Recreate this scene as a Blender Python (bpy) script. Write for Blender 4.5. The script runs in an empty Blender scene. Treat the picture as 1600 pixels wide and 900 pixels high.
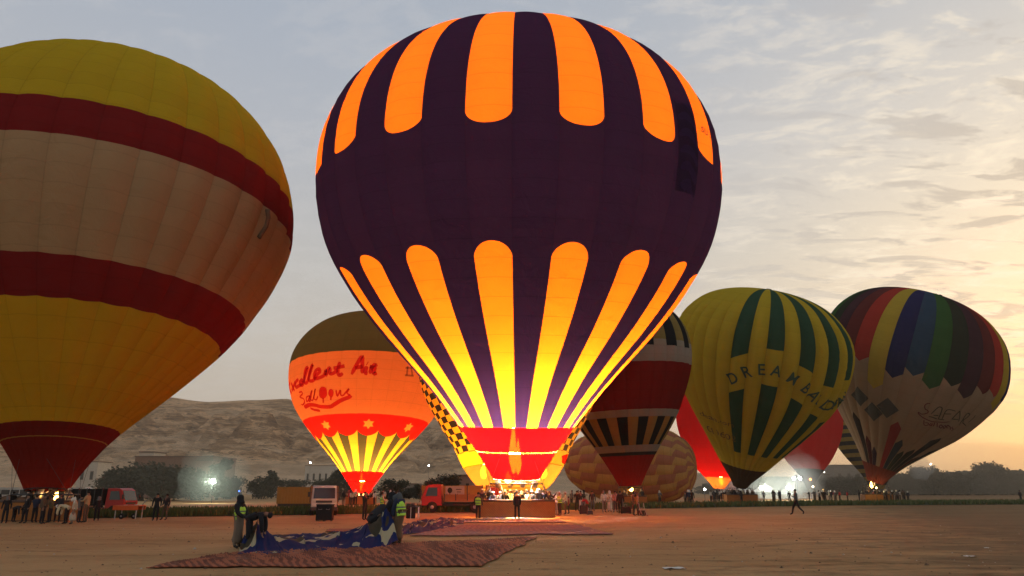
import bpy, bmesh, math, random
import numpy as np
from math import sin, cos, pi, radians as R, exp, sqrt, atan2
from mathutils import Vector, Matrix, Quaternion, noise
SC = bpy.context.scene
COL = SC.collection
random.seed(7)
# ---------------------------------------------------------------- camera
F = 1155.0; TH = math.atan(315 / F); CH = 1.8
cam = bpy.data.cameras.new("camera"); cam.sensor_width = 36; cam.lens = 36 * F / 1600
cam.clip_start = 0.2; cam.clip_end = 6000
camo = bpy.data.objects.new("camera", cam); COL.objects.link(camo)
camo.location = (0, 0, CH); camo.rotation_euler = (pi / 2 + TH, 0, 0)
SC.camera = camo
# ---------------------------------------------------------------- world
SUN_AZ, SUN_EL = 43.0, 3.0
SC.view_settings.view_transform = 'Standard'; SC.view_settings.look = 'None'
SC.view_settings.exposure = 0.0; SC.view_settings.gamma = 1.0
cy = SC.cycles
SC.render.engine = 'CYCLES'
cy.max_bounces = 6; cy.diffuse_bounces = 3; cy.transmission_bounces = 4; cy.transparent_max_bounces = 10
cy.volume_bounces = 0; cy.sample_clamp_indirect = 4.0; cy.caustics_reflective = False; cy.caustics_refractive = False
cy.use_denoising = True
try: cy.denoiser = 'OPENIMAGEDENOISE'
except Exception: pass

# node expression builder
class X:
    def __init__(s, nt, k): s.nt = nt; s.k = k
    def _m(s, op, *a):
        n = s.nt.nodes.new('ShaderNodeMath'); n.operation = op
        for i, v in enumerate((s,) + a):
            if isinstance(v, X): s.nt.links.new(v.k, n.inputs[i])
            else: n.inputs[i].default_value = v
        return X(s.nt, n.outputs[0])
    def __add__(s, o): return s._m('ADD', o)
    __radd__ = __add__
    def __mul__(s, o): return s._m('MULTIPLY', o)
    __rmul__ = __mul__
    def __sub__(s, o): return s._m('SUBTRACT', o)
    def __rsub__(s, o): return (s * -1.0) + o
    def __truediv__(s, o): return s._m('DIVIDE', o)
    def gt(s, o): return s._m('GREATER_THAN', o)
    def lt(s, o): return s._m('LESS_THAN', o)
    def pw(s, o): return s._m('POWER', o)
    def mx(s, o): return s._m('MAXIMUM', o)
    def mn(s, o): return s._m('MINIMUM', o)
    def fr(s): return s._m('FRACT')
    def fl(s): return s._m('FLOOR')
    def ab(s): return s._m('ABSOLUTE')
    def ex(s): return s._m('EXPONENT')
    def asn(s): return s._m('ARCSINE')
    def step(s, a, b):
        n = s.nt.nodes.new('ShaderNodeMapRange'); n.interpolation_type = 'SMOOTHSTEP'
        s.nt.links.new(s.k, n.inputs[0]); n.inputs[1].default_value = a; n.inputs[2].default_value = b
        return X(s.nt, n.outputs[0])

class NT:
    def __init__(s, nt): s.nt = nt; s.nt.nodes.clear(); s.uvn = None
    def new(s, t): return s.nt.nodes.new(t)
    def link(s, a, b): s.nt.links.new(a.k if isinstance(a, X) else a, b)
    def setv(s, sock, v):
        if isinstance(v, X): s.nt.links.new(v.k, sock)
        elif hasattr(v, 'is_output'): s.nt.links.new(v, sock)
        elif isinstance(v, (tuple, list)): sock.default_value = tuple(v) + ((1,) if len(v) == 3 and len(sock.default_value) == 4 else ())
        else: sock.default_value = v
    def uv(s):
        if s.uvn is None:
            t = s.new('ShaderNodeTexCoord'); sp = s.new('ShaderNodeSeparateXYZ'); s.link(t.outputs['UV'], sp.inputs[0])
            s.uvn = (X(s.nt, sp.outputs[0]), X(s.nt, sp.outputs[1]))
        return s.uvn
    def coord(s, which='Object'):
        t = s.new('ShaderNodeTexCoord'); return X(s.nt, t.outputs[which])
    def pos(s):
        return X(s.nt, s.new('ShaderNodeNewGeometry').outputs['Position'])
    def xyz(s, v):
        sp = s.new('ShaderNodeSeparateXYZ'); s.link(v, sp.inputs[0]); return [X(s.nt, sp.outputs[i]) for i in range(3)]
    def vec(s, x, y, z):
        c = s.new('ShaderNodeCombineXYZ')
        for i, v in enumerate((x, y, z)): s.setv(c.inputs[i], v)
        return X(s.nt, c.outputs[0])
    def noise(s, v, scale, detail=3, rough=.55, dist=0.0):
        n = s.new('ShaderNodeTexNoise'); s.link(v, n.inputs['Vector']); n.inputs['Scale'].default_value = scale
        n.inputs['Detail'].default_value = detail; n.inputs['Roughness'].default_value = rough; n.inputs['Distortion'].default_value = dist
        return X(s.nt, n.outputs[0])
    def mix(s, f, a, b):
        n = s.new('ShaderNodeMix'); n.data_type = 'RGBA'; s.setv(n.inputs[0], f); s.setv(n.inputs[6], a); s.setv(n.inputs[7], b)
        return n.outputs[2]
    def mul(s, a, b):
        n = s.new('ShaderNodeMix'); n.data_type = 'RGBA'; n.blend_type = 'MULTIPLY'; n.inputs[0].default_value = 1
        s.setv(n.inputs[6], a); s.setv(n.inputs[7], b); return n.outputs[2]
    def add(s, a, b):
        n = s.new('ShaderNodeMix'); n.data_type = 'RGBA'; n.blend_type = 'ADD'; n.inputs[0].default_value = 1
        s.setv(n.inputs[6], a); s.setv(n.inputs[7], b); return n.outputs[2]
    def grey(s, v): return s.vec(v, v, v)
    def scale(s, col, v): return s.mul(col, s.grey(v))
    def bump(s, h, strength=.5, dist=.1):
        b = s.new('ShaderNodeBump'); b.inputs['Strength'].default_value = strength; b.inputs['Distance'].default_value = dist
        s.setv(b.inputs['Height'], h); return b.outputs[0]
    def out(s, sh, w='Surface', kind='ShaderNodeOutputMaterial'):
        o = s.new(kind); s.link(sh, o.inputs[w])

wd = bpy.data.worlds.new("World"); SC.world = wd; wd.use_nodes = True
n = NT(wd.node_tree)
sky = n.new('ShaderNodeTexSky'); sky.sky_type = 'NISHITA'; sky.sun_disc = False
sky.sun_elevation = R(SUN_EL); sky.sun_rotation = R(SUN_AZ); sky.dust_density = 3.0
d = n.coord('Generated'); dx, dy, dz = n.xyz(d)
el = dz.mx(-1.0).mn(1.0).asn() * (180 / pi)
def ramp(x, stops):
    r = n.new('ShaderNodeValToRGB'); n.link(x * (1 / 90.0), r.inputs[0]); e = r.color_ramp.elements
    while len(e) < len(stops): e.new(.5)
    for q, (p, c) in zip(e, stops): q.position = p / 90.0; q.color = tuple(c) + (1,)
    return r.outputs[0]
base = ramp(el.mx(0.0), [(0, (.50, .415, .33)), (5, (.48, .41, .345)), (11, (.485, .44, .395)), (17, (.45, .435, .42)), (25, (.395, .41, .445)), (34, (.345, .38, .44)), (48, (.29, .34, .42)), (60, (.28, .33, .42)), (90, (.26, .31, .40))])
sa, se = R(SUN_AZ), R(10.0)
sd = (sin(sa) * cos(se), cos(sa) * cos(se), sin(se))
dot = dx * sd[0] + dy * sd[1] + dz * sd[2]
ang = (1.0 - dot).mx(0.0) * 2.0                      # ~ angle^2 (rad)
g1 = (ang * (-1.0 / (R(27) ** 2))).ex()
g2 = (ang * (-1.0 / (R(14) ** 2))).ex()
col = n.add(base, n.mul(n.grey(g1), (.27, .195, .075)))
col = n.add(col, n.mul(n.grey(g2), (.17, .11, .02)))
azd = (dx * cos(sa) - dy * sin(sa))                  # ~sin of azimuth from the sun
fr = dx * sin(sa) + dy * cos(sa)
oz = (azd * azd * (-1.0 / (.36 ** 2))).ex() * fr.gt(0.0) * (el.mx(0.0) * el.mx(0.0) * (-1.0 / 64)).ex()
col = n.mix(oz * .75, col, (.95, .52, .20))
# thin high cloud on a plane far above
iz = (dz + .10).mx(.03)
pv = n.vec(dx / iz, dy / iz, 0.0)
pvs = n.vec(dx / iz * 1.5 + dy / iz * .5, dy / iz * 2.3, 3.1)
big = n.noise(pv, 0.8, 3, .6, .3)
wis = n.noise(pvs, 2.3, 7, .62, .9)
fine = n.noise(pvs, 6.5, 4, .65, .4)
cov = (dx * .9 + .1 - dz * .12).step(-.05, .50)       # more cloud towards the sun side
cw = (wis * .62 + fine * .40 + big * .25).step(.60, .73) * (cov * .75 + .25) * el.step(2.0, 10.0)
ccol = n.mix((g1 * 1.3).mn(1.0), (.56, .54, .53), (.86, .75, .58))
col = n.mix(cw * .68, col, ccol)
gy = n.noise(n.vec(dx / iz * 1.2, dy / iz * 2.6, 9.7), 3.2, 7, .62, .5)
gm = gy.step(.50, .60) * cov * el.step(3.0, 9.0) * (g1 * 1.2).mn(1.0)
col = n.mix(gm * .8, col, n.mix((g1 * 1.2).mn(1.0), (.36, .38, .43), (.47, .41, .34)))
nis = n.mul(sky.outputs[0], (.02, .02, .02))
col = n.add(col, nis)
bg = n.new('ShaderNodeBackground'); n.link(col, bg.inputs[0]); bg.inputs[1].default_value = 1.15
n.out(bg.outputs[0], 'Surface', 'ShaderNodeOutputWorld')
# sun just over the horizon behind cloud: weak, very soft and warm
sl = bpy.data.lights.new("sun", 'SUN'); sl.energy = .35; sl.angle = R(16); sl.color = (1, .72, .42)
so = bpy.data.objects.new("sun", sl); COL.objects.link(so)
v = Vector((sin(sa) * cos(R(SUN_EL + 3)), cos(sa) * cos(R(SUN_EL + 3)), sin(R(SUN_EL + 3))))
so.rotation_euler = (-v).to_track_quat('-Z', 'Y').to_euler()

# ---------------------------------------------------------------- projection helpers (used only to find real positions on the ground)
def ground(px, py, z=0.0):
    u = (px - 800) / F; w = (450 - py) / F
    d_ = Vector((u, cos(TH) - w * sin(TH), sin(TH) + w * cos(TH)))
    s = (z - CH) / d_.z
    return Vector((d_.x * s, d_.y * s, z))
def at(px, Y, z=0.0):
    return Vector(((px - 800) / F * (Y * cos(TH) + (z - CH) * sin(TH)), Y, z))
def height(py, Y):
    w = (450 - py) / F
    return CH + Y * (sin(TH) + w * cos(TH)) / (cos(TH) - w * sin(TH))

# ---------------------------------------------------------------- object helpers
def tag(o, label=None, cat=None, group=None, kind=None):
    if label: o['label'] = label
    if cat: o['category'] = cat
    if group: o['group'] = group
    if kind: o['kind'] = kind
    return o
def link(name, me, mat=None, parent=None):
    o = bpy.data.objects.new(name, me); COL.objects.link(o)
    if mat is not None and len(me.materials) == 0: me.materials.append(mat)
    if parent is not None: o.parent = parent
    return o
def empty(name, loc=(0, 0, 0), rz=0.0):
    o = bpy.data.objects.new(name, None); COL.objects.link(o); o.location = loc; o.rotation_euler = (0, 0, rz)
    o.empty_display_size = .5
    return o
def copy_tree(o, loc=None, rz=None):
    c = o.copy(); COL.objects.link(c)
    for ch in list(o.children):
        k = ch.copy(); COL.objects.link(k); k.parent = c
        for g in ch.children:
            q = g.copy(); COL.objects.link(q); q.parent = k
    if loc is not None: c.location = loc
    if rz is not None: c.rotation_euler = (0, 0, rz)
    return c
class MB:
    def __init__(s): s.v = []; s.f = []; s.m = []
    def add(s, vs, fs, mi=0):
        b = len(s.v); s.v += [tuple(q) for q in vs]; s.f += [tuple(i + b for i in f) for f in fs]; s.m += [mi] * len(fs); return s
    def box(s, c, d_, rz=0.0, mi=0, bev=0.0, top=(1, 1), rx=0.0):
        hx, hy, hz = d_[0] / 2, d_[1] / 2, d_[2] / 2
        vs = []
        M = Matrix.Rotation(rz, 3, 'Z') @ Matrix.Rotation(rx, 3, 'X')
        if bev <= 0:
            for sx, sy, sz in ((-1, -1, -1), (1, -1, -1), (1, 1, -1), (-1, 1, -1), (-1, -1, 1), (1, -1, 1), (1, 1, 1), (-1, 1, 1)):
                t = top if sz > 0 else (1, 1)
                vs.append(M @ Vector((sx * hx * t[0], sy * hy * t[1], sz * hz)) + Vector(c))
            return s.add(vs, [(0, 3, 2, 1), (4, 5, 6, 7), (0, 1, 5, 4), (1, 2, 6, 5), (2, 3, 7, 6), (3, 0, 4, 7)], mi)
        bm = bmesh.new(); bmesh.ops.create_cube(bm, size=1)
        for q in bm.verts:
            t = top if q.co.z > 0 else (1, 1)
            q.co = Vector((q.co.x * d_[0] * t[0], q.co.y * d_[1] * t[1], q.co.z * d_[2]))
        bmesh.ops.bevel(bm, geom=bm.edges[:], offset=bev, segments=2, affect='EDGES', profile=.6)
        bm.verts.index_update()
        s.add([M @ q.co + Vector(c) for q in bm.verts], [[q.index for q in f.verts] for f in bm.faces], mi); bm.free(); return s
    def tube(s, pts, r, seg=6, mi=0, caps=True):
        pts = [Vector(p) for p in pts]; n_ = len(pts); rr = r if isinstance(r, (list, tuple)) else [r] * n_
        vs = []; up = Vector((0, 0, 1)); pa = None
        for i, p in enumerate(pts):
            t = (pts[min(i + 1, n_ - 1)] - pts[max(i - 1, 0)])
            if t.length < 1e-9: t = up.copy()
            t.normalize()
            if pa is None:
                pa = t.cross(up if abs(t.z) < .9 else Vector((1, 0, 0))).normalized()
            else:
                pa = (pa - t * pa.dot(t)).normalized()
            pb = t.cross(pa)
            for k in range(seg):
                a = 2 * pi * k / seg; vs.append(p + (pa * cos(a) + pb * sin(a)) * rr[i])
        fs = [(i * seg + k, i * seg + (k + 1) % seg, (i + 1) * seg + (k + 1) % seg, (i + 1) * seg + k) for i in range(n_ - 1) for k in range(seg)]
        if caps: fs += [tuple(range(seg - 1, -1, -1)), tuple((n_ - 1) * seg + k for k in range(seg))]
        return s.add(vs, fs, mi)
    def lathe(s, prof, seg=16, c=(0, 0, 0), mi=0, sx=1.0, sy=1.0, wob=None):
        vs = []
        for i, (r_, z) in enumerate(prof):
            for k in range(seg):
                a = 2 * pi * k / seg; w = 1 if wob is None else wob(a, i)
                vs.append((c[0] + r_ * sx * w * cos(a), c[1] + r_ * sy * w * sin(a), c[2] + z))
        m_ = len(prof)
        fs = [(i * seg + k, i * seg + (k + 1) % seg, (i + 1) * seg + (k + 1) % seg, (i + 1) * seg + k) for i in range(m_ - 1) for k in range(seg)]
        fs += [tuple(range(seg - 1, -1, -1)), tuple((m_ - 1) * seg + k for k in range(seg))]
        return s.add(vs, fs, mi)
    def ball(s, c, r, sx=1, sy=1, sz=1, seg=10, mi=0):
        pr = [(r * sin(pi * i / 6) + 1e-4, -r * cos(pi * i / 6) * sz) for i in range(7)]
        return s.lathe(pr, seg, c, mi, sx, sy)
    def grid(s, fn, nu, nv, mi=0):
        vs = [fn(i / nu, j / nv) for j in range(nv + 1) for i in range(nu + 1)]
        fs = [(j * (nu + 1) + i, j * (nu + 1) + i + 1, (j + 1) * (nu + 1) + i + 1, (j + 1) * (nu + 1) + i) for j in range(nv) for i in range(nu)]
        return s.add(vs, fs, mi)
    def mesh(s, name, mats=(), smooth=False):
        me = bpy.data.meshes.new(name); me.from_pydata(s.v, [], s.f)
        for m_ in (mats if isinstance(mats, (list, tuple)) else [mats]): me.materials.append(m_)
        if any(s.m): me.polygons.foreach_set('material_index', s.m)
        if smooth: me.polygons.foreach_set('use_smooth', [True] * len(s.f))
        me.update(); return me
    def build(s, name, mats, parent=None, smooth=False):
        return link(name, s.mesh(name, mats, smooth), None, parent)

# ---------------------------------------------------------------- materials
MATS = {}
def mat(name, col=(.5, .5, .5), rough=.7, metal=0.0, var=.12, scale=3.0, spec=.3, emit=None, es=0.0, bump=0.0, bscale=20.0):
    if name in MATS: return MATS[name]
    m = bpy.data.materials.new(name); m.use_nodes = True; n = NT(m.node_tree)
    b = n.new('ShaderNodeBsdfPrincipled'); co = n.coord('Object')
    nz = n.noise(co, scale, 4, .6)
    c = n.scale(col, nz * (2 * var) + (1 - var))
    n.setv(b.inputs['Base Color'], c); b.inputs['Roughness'].default_value = rough; b.inputs['Metallic'].default_value = metal
    b.inputs['Specular IOR Level'].default_value = spec
    if emit: b.inputs['Emission Color'].default_value = tuple(emit) + (1,); b.inputs['Emission Strength'].default_value = es
    if bump: n.setv(b.inputs['Normal'], n.bump(n.noise(co, bscale, 3), bump, .03))
    n.out(b.outputs[0]); MATS[name] = m; return m
def emission(name, col, st):
    if name in MATS: return MATS[name]
    m = bpy.data.materials.new(name); m.use_nodes = True; n = NT(m.node_tree)
    e = n.new('ShaderNodeEmission'); e.inputs[0].default_value = tuple(col) + (1,); e.inputs[1].default_value = st
    n.out(e.outputs[0]); MATS[name] = m; return m
def lamp(name, loc, power, col, rad, parent=None):
    l = bpy.data.lights.new(name, 'POINT'); l.energy = power; l.color = col; l.shadow_soft_size = rad
    o = bpy.data.objects.new(name, l); COL.objects.link(o); o.location = loc
    if parent: o.parent = parent
    return o
M_black = mat('black_cloth', (.012, .012, .014), .9)
M_dark = mat('dark_cloth', (.03, .028, .03), .9)
M_navy = mat('navy_cloth', (.02, .025, .05), .9)
M_brown = mat('brown_cloth', (.10, .07, .045), .95)
M_grey = mat('grey_cloth', (.12, .12, .12), .9)
M_white = mat('white_cloth', (.62, .58, .50), .9)
M_cream = mat('cream_cloth', (.55, .48, .30), .9)
M_red = mat('red_cloth', (.45, .03, .03), .9)
M_skin = mat('skin', (.22, .12, .075), .6)
M_hair = mat('hair', (.012, .009, .008), .8)
M_shoe = mat('shoe_leather', (.02, .016, .013), .6)
M_steel = mat('steel', (.35, .34, .33), .4, .8)
M_dsteel = mat('dark_steel', (.06, .06, .06), .5, .5)
M_rubber = mat('rubber', (.018, .018, .018), .9)
M_glass = mat('vehicle_glass', (.02, .022, .025), .12, 0, .05, 2, .6)
M_wpaint = mat('white_paint', (.46, .44, .40), .45)
M_rpaint = mat('red_paint', (.50, .025, .02), .35)
M_opaint = mat('orange_paint', (.60, .12, .03), .5)
M_ypaint = mat('yellow_paint', (.50, .30, .04), .6)
M_bpaint = mat('brown_paint', (.28, .15, .06), .7)
HAZE = 0.0003
# ---------------------------------------------------------------- balloons
KT = np.array([0, .08, .18, .3, .45, .6, .75, .9, 1.])
BT = np.array([0, .1, .2, .3, .4, .5, .6, .7]); BR = np.array([.17, .34, .52, .70, .85, .955, 1., .99])
def hermite(x, X_, Y_):
    m = np.gradient(Y_, X_); i = np.clip(np.searchsorted(X_, x) - 1, 0, len(X_) - 2)
    h = X_[i + 1] - X_[i]; s = (x - X_[i]) / h
    return (2*s**3 - 3*s**2 + 1)*Y_[i] + (s**3 - 2*s**2 + s)*h*m[i] + (-2*s**3 + 3*s**2)*Y_[i+1] + (s**3 - s**2)*h*m[i+1]
def base_r(t):
    up = np.sqrt(np.clip(1 - np.clip((t - .6) / .4, 0, 1) ** 2.1, 0, 1))
    return np.where(t < .6, hermite(np.minimum(t, .6), BT, BR), up)
class Shape:
    def __init__(s, Y, p):
        p = np.array(p); s.o = Vector((p[0], Y, p[1])); s.L = exp(p[4]); s.R = exp(p[5]); s.k = p[6:15]; s.b = p[15:17]
        a = np.array([sin(p[2]), sin(p[3]), 0]); a[2] = sqrt(1 - a[0]**2 - a[1]**2)
        v = np.cross([0, 0, 1.], a); K = np.array([[0, -v[2], v[1]], [v[2], 0, -v[0]], [-v[1], v[0], 0]])
        s.M = np.eye(3) + K + K @ K / (1 + a[2])
    def r(s, t): return s.R * base_r(np.asarray(t, float)) * np.exp(hermite(np.asarray(t, float), KT, s.k))
    def pts(s, t, ph, dr=0.0):          # local to the mouth centre; ph in radians, 0 faces -Y, + to the right
        t = np.asarray(t, float); r_ = s.r(t) + dr
        P = np.stack([r_ * np.sin(ph) + s.b[0] * t * t * s.L, -r_ * np.cos(ph) + s.b[1] * t * t * s.L, t * s.L + 0 * ph], -1)
        return P @ s.M.T
    N = 0; off = 0.0; bulge = 0.0
    def surf(s, t, ph):
        t = np.asarray(t, float); ph = np.asarray(ph, float)
        if not s.N: return s.pts(t, ph)
        U = ((np.degrees(ph) - s.off) / (360.0 / s.N)) % 1.0; r_ = s.r(t)
        return s.pts(t, ph, s.bulge * 4 * U * (1 - U) * r_ * np.clip((1 - t) * 6, .05, 1) - s.bulge * .5 * r_)
    def nrm(s, t, ph):
        e = 1e-3; a = s.pts(t + e, ph) - s.pts(t - e, ph); b = s.pts(t, ph + e) - s.pts(t, ph - e)
        n_ = np.cross(b, a); return n_ / np.linalg.norm(n_, axis=-1, keepdims=True)
def fabric(name, fn, trans=.5, see=0.0, seam=60.0, seamw=.05, wr=.3, seamk=.55, glow=1.0, dadd=None):
    """thin nylon: fn(n,u,v) gives the printed colour; light comes through it from behind"""
    if name in MATS: return MATS[name]
    m = bpy.data.materials.new(name); m.use_nodes = True; n = NT(m.node_tree); u, v = n.uv()
    c = fn(n, u, v) if callable(fn) else fn
    ob = n.coord('Object')
    if seam:
        w = (v * seam).fr(); ln = w.lt(seamw) ; pv = (v * seam).fl()
        wn = n.new('ShaderNodeTexWhiteNoise'); wn.noise_dimensions = '1D'; n.link(pv, wn.inputs['W'])
        c = n.scale(c, X(n.nt, wn.outputs[0]) * .05 + .97 - ln * seamk)
        eu = ((u - .5).ab()).gt(.485)
        c = n.scale(c, 1.0 - eu * .10)
    st = n.noise(n.vec(u * .6, v * 16.0, 0.0), 2.4, 4, .6)
    big = n.noise(ob, .35, 4, .6)
    c = n.scale(c, st * .10 + big * .16 + .87)
    bp = n.bump(n.noise(ob, 1.1, 4, .6, .6) , wr, .25)
    df = n.new('ShaderNodeBsdfDiffuse'); n.setv(df.inputs[0], n.add(n.mul(c, (.8, .8, .8)), dadd) if dadd else n.mul(c, (.8, .8, .8))); n.link(bp, df.inputs['Normal'])
    tr = n.new('ShaderNodeBsdfTranslucent'); n.setv(tr.inputs[0], n.mul(c, (glow, glow, glow))); n.link(bp, tr.inputs['Normal'])
    mx = n.new('ShaderNodeMixShader'); mx.inputs[0].default_value = trans; n.link(df.outputs[0], mx.inputs[1]); n.link(tr.outputs[0], mx.inputs[2])
    o = mx.outputs[0]
    if see:
        tp = n.new('ShaderNodeBsdfTransparent'); n.setv(tp.inputs[0], n.mix(.6, c, (1, .42, .015))); m2 = n.new('ShaderNodeMixShader'); m2.inputs[0].default_value = see
        n.link(o, m2.inputs[1]); n.link(tp.outputs[0], m2.inputs[2]); o = m2.outputs[0]
    n.out(o); MATS[name] = m; return m
def gore_mesh(S, name, t0, t1, p0, p1, m_, nu=6, nv=56, bulge=.012, cusp=None, wrinkle=0.0, seed=0):
    x = np.linspace(0, 1, nv + 1)
    t = t0 + (t1 - t0) * (1 - (1 - x) ** 1.7)
    U, T = np.meshgrid(np.linspace(0, 1, nu + 1), t)
    PH = p0 + (p1 - p0) * U
    r_ = S.r(T); bl = bulge * 4 * U * (1 - U) * r_ * np.clip((1 - T) * 6, 0.05, 1)
    dr = bl - bulge * .5 * r_
    if wrinkle:
        dr = dr + wrinkle * np.sin(T * 190 + seed * 2.3 + 2 * np.sin(U * 5 + seed)) * U * (1 - U) * 4 * np.clip((1 - T) * 5, 0, 1) * np.clip(.5 + .5 * np.sin(T * 23 + seed * 1.7), 0, 1)
    P = S.pts(T, PH, dr)
    me = bpy.data.meshes.new(name)
    W = nu + 1
    fs = [(j * W + i, j * W + i + 1, (j + 1) * W + i + 1, (j + 1) * W + i) for j in range(nv) for i in range(nu)]
    me.from_pydata(P.reshape(-1, 3).tolist(), [], fs)
    uvl = me.uv_layers.new(name='UVMap'); UV = np.stack([U, T], -1).reshape(-1, 2)
    li = np.empty(len(me.loops), int); me.loops.foreach_get('vertex_index', li)
    uvl.data.foreach_set('uv', UV[li].ravel()); me.polygons.foreach_set('use_smooth', [True] * len(fs))
    me.materials.append(m_); me.update(); return me
def envelope(root, S, N, off, matfn, t0=.11, t1=1.0, bulge=.012, wrinkle=0.0, nv=56, nu=6):
    S.N, S.off, S.bulge = N, off, bulge
    for i in range(N):
        a = off + 360.0 / N * i; mid = (a + 180.0 / N + 180) % 360 - 180
        me = gore_mesh(S, 'gore', t0, t1, R(a), R(a + 360.0 / N), matfn(i, mid), nu=nu, nv=nv, bulge=bulge, wrinkle=wrinkle, seed=i)
        link('gore', me, None, root)
    c = S.pts(np.array([1.0]), np.array([0.0]))[0]
    q = MB(); nn = Vector(S.M @ np.array([0, 0, 1.]))
    q.tube([Vector(c) - nn * .02, Vector(c) + nn * .10], .35, 12); q.build('crown_ring', M_steel, root)
def wrap_mesh(S, polys, name, m_, parent, off=.035, close=True):
    """polys: list of lists of (phi_deg, t) -> filled flat print lying on the cloth"""
    q = MB()
    for poly in polys:
        a0 = np.array(poly, float); a = np.concatenate([a0[i] + (a0[(i + 1) % len(a0)] - a0[i]) * np.linspace(0, 1, 5)[:4, None] for i in range(len(a0))]); c0 = a.mean(0); n_ = len(a); K = 5
        rings = np.concatenate([c0 + (a - c0) * (k_ + 1) / K for k_ in range(K)]); rings = np.concatenate([[c0], rings]); P = S.surf(rings[:, 1], np.radians(rings[:, 0])) + S.nrm(rings[:, 1], np.radians(rings[:, 0])) * off
        fs = [(0, 1 + i, 1 + (i + 1) % n_) for i in range(n_)] + [(1 + k_ * n_ + i, 1 + (k_ + 1) * n_ + i, 1 + (k_ + 1) * n_ + (i + 1) % n_, 1 + k_ * n_ + (i + 1) % n_) for k_ in range(K - 1) for i in range(n_)]
        q.add(P.tolist(), fs)
    return q.build(name, m_, parent)
def strokes(S, lines, w, name, m_, parent, off=.05, sub=4):
    q = MB()
    for ln in lines:
        a = np.array(ln, float)
        if len(a) > 2:      # catmull-rom smoothing
            b = []
            for i in range(len(a) - 1):
                p0 = a[max(i-1, 0)]; p1 = a[i]; p2 = a[i+1]; p3 = a[min(i+2, len(a)-1)]
                for k in range(sub):
                    s = k / sub; b.append(.5*((2*p1)+(-p0+p2)*s+(2*p0-5*p1+4*p2-p3)*s*s+(-p0+3*p1-3*p2+p3)*s**3))
            b.append(a[-1]); a = np.array(b)
        ph = np.radians(a[:, 0]); P = S.surf(a[:, 1], ph) + S.nrm(a[:, 1], ph) * off; Nn = S.nrm(a[:, 1], ph)
        T = np.gradient(P, axis=0); T /= np.linalg.norm(T, axis=1)[:, None] + 1e-9; B = np.cross(Nn, T)
        n_ = len(P); ww = np.full(n_, w / 2); 
        if n_ > 3: ww[0] *= .5; ww[-1] *= .5
        vs = np.concatenate([P + B * ww[:, None], P - B * ww[:, None]])
        q.add(vs.tolist(), [(i, i + 1, n_ + i + 1, n_ + i) for i in range(n_ - 1)])
    return q.build(name, m_, parent)
def text_mesh(ch, size=1.0, shear=0.0, bold=0.0):
    cu = bpy.data.curves.new('t', 'FONT'); cu.body = ch; cu.size = size; cu.shear = shear; cu.offset = bold
    cu.align_x = 'CENTER'; cu.resolution_u = 3
    o = bpy.data.objects.new('t', cu); COL.objects.link(o)
    dg = bpy.context.evaluated_depsgraph_get(); me = bpy.data.meshes.new_from_object(o.evaluated_get(dg))
    vs = [tuple(v_.co) for v_ in me.vertices]; fs = [tuple(p_.vertices) for p_ in me.polygons]
    bm = bmesh.new(); bm.from_mesh(me); bmesh.ops.triangulate(bm, faces=bm.faces[:])
    for _ in range(4):
        lg = [e for e in bm.edges if e.calc_length() > size * .16]
        if not lg: break
        bmesh.ops.subdivide_edges(bm, edges=lg, cuts=1); bmesh.ops.triangulate(bm, faces=bm.faces[:])
    bm.verts.index_update(); vs = [tuple(v_.co) for v_ in bm.verts]; fs = [tuple(v_.index for v_ in f.verts) for f in bm.faces]; bm.free()
    bpy.data.objects.remove(o); bpy.data.curves.remove(cu); bpy.data.meshes.remove(me); return vs, fs
def put_text(S, q, ch, phi, t, size, rot=0.0, sx=1.0, off=.05, shear=0.0, bold=0.0, serif=False):
    vs, fs = text_mesh(ch, size, shear, bold)
    if serif and vs:                      # small slab feet and heads on the strokes
        pass
    r0 = float(S.r(t)); out = []
    for x, y, z in vs:
        x *= sx; y -= size * .36
        xx = x * cos(rot) - y * sin(rot); yy = x * sin(rot) + y * cos(rot)
        tt = t + yy / (S.L * 1.12); pp = R(phi) + xx / r0
        out.append((pp, tt))
    a = np.array(out); P = S.surf(a[:, 1], a[:, 0]) + S.nrm(a[:, 1], a[:, 0]) * off
    q.add(P.tolist(), fs)
M_wick = None
def wicker():
    if 'wicker' in MATS: return MATS['wicker']
    m = bpy.data.materials.new('wicker'); m.use_nodes = True; n = NT(m.node_tree)
    b = n.new('ShaderNodeBsdfPrincipled'); co = n.coord('Object'); x, y, z = n.xyz(co)
    w = ((z * 85.0)._m('SINE') * .5 + .5) ; w2 = (((x + y) * 42.0 + (z * 13.5).fl() * 3.14)._m('SINE') * .5 + .5)
    h = w * .5 + w2 * .5
    nz = n.noise(co, 4.0, 4)
    n.setv(b.inputs['Base Color'], n.mix(nz * .7 + h * .3, (.21, .070, .010), (.46, .18, .028)))
    b.inputs['Roughness'].default_value = .75; n.setv(b.inputs['Normal'], n.bump(h, .7, .03)); n.out(b.outputs[0]); MATS['wicker'] = m; return m
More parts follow.
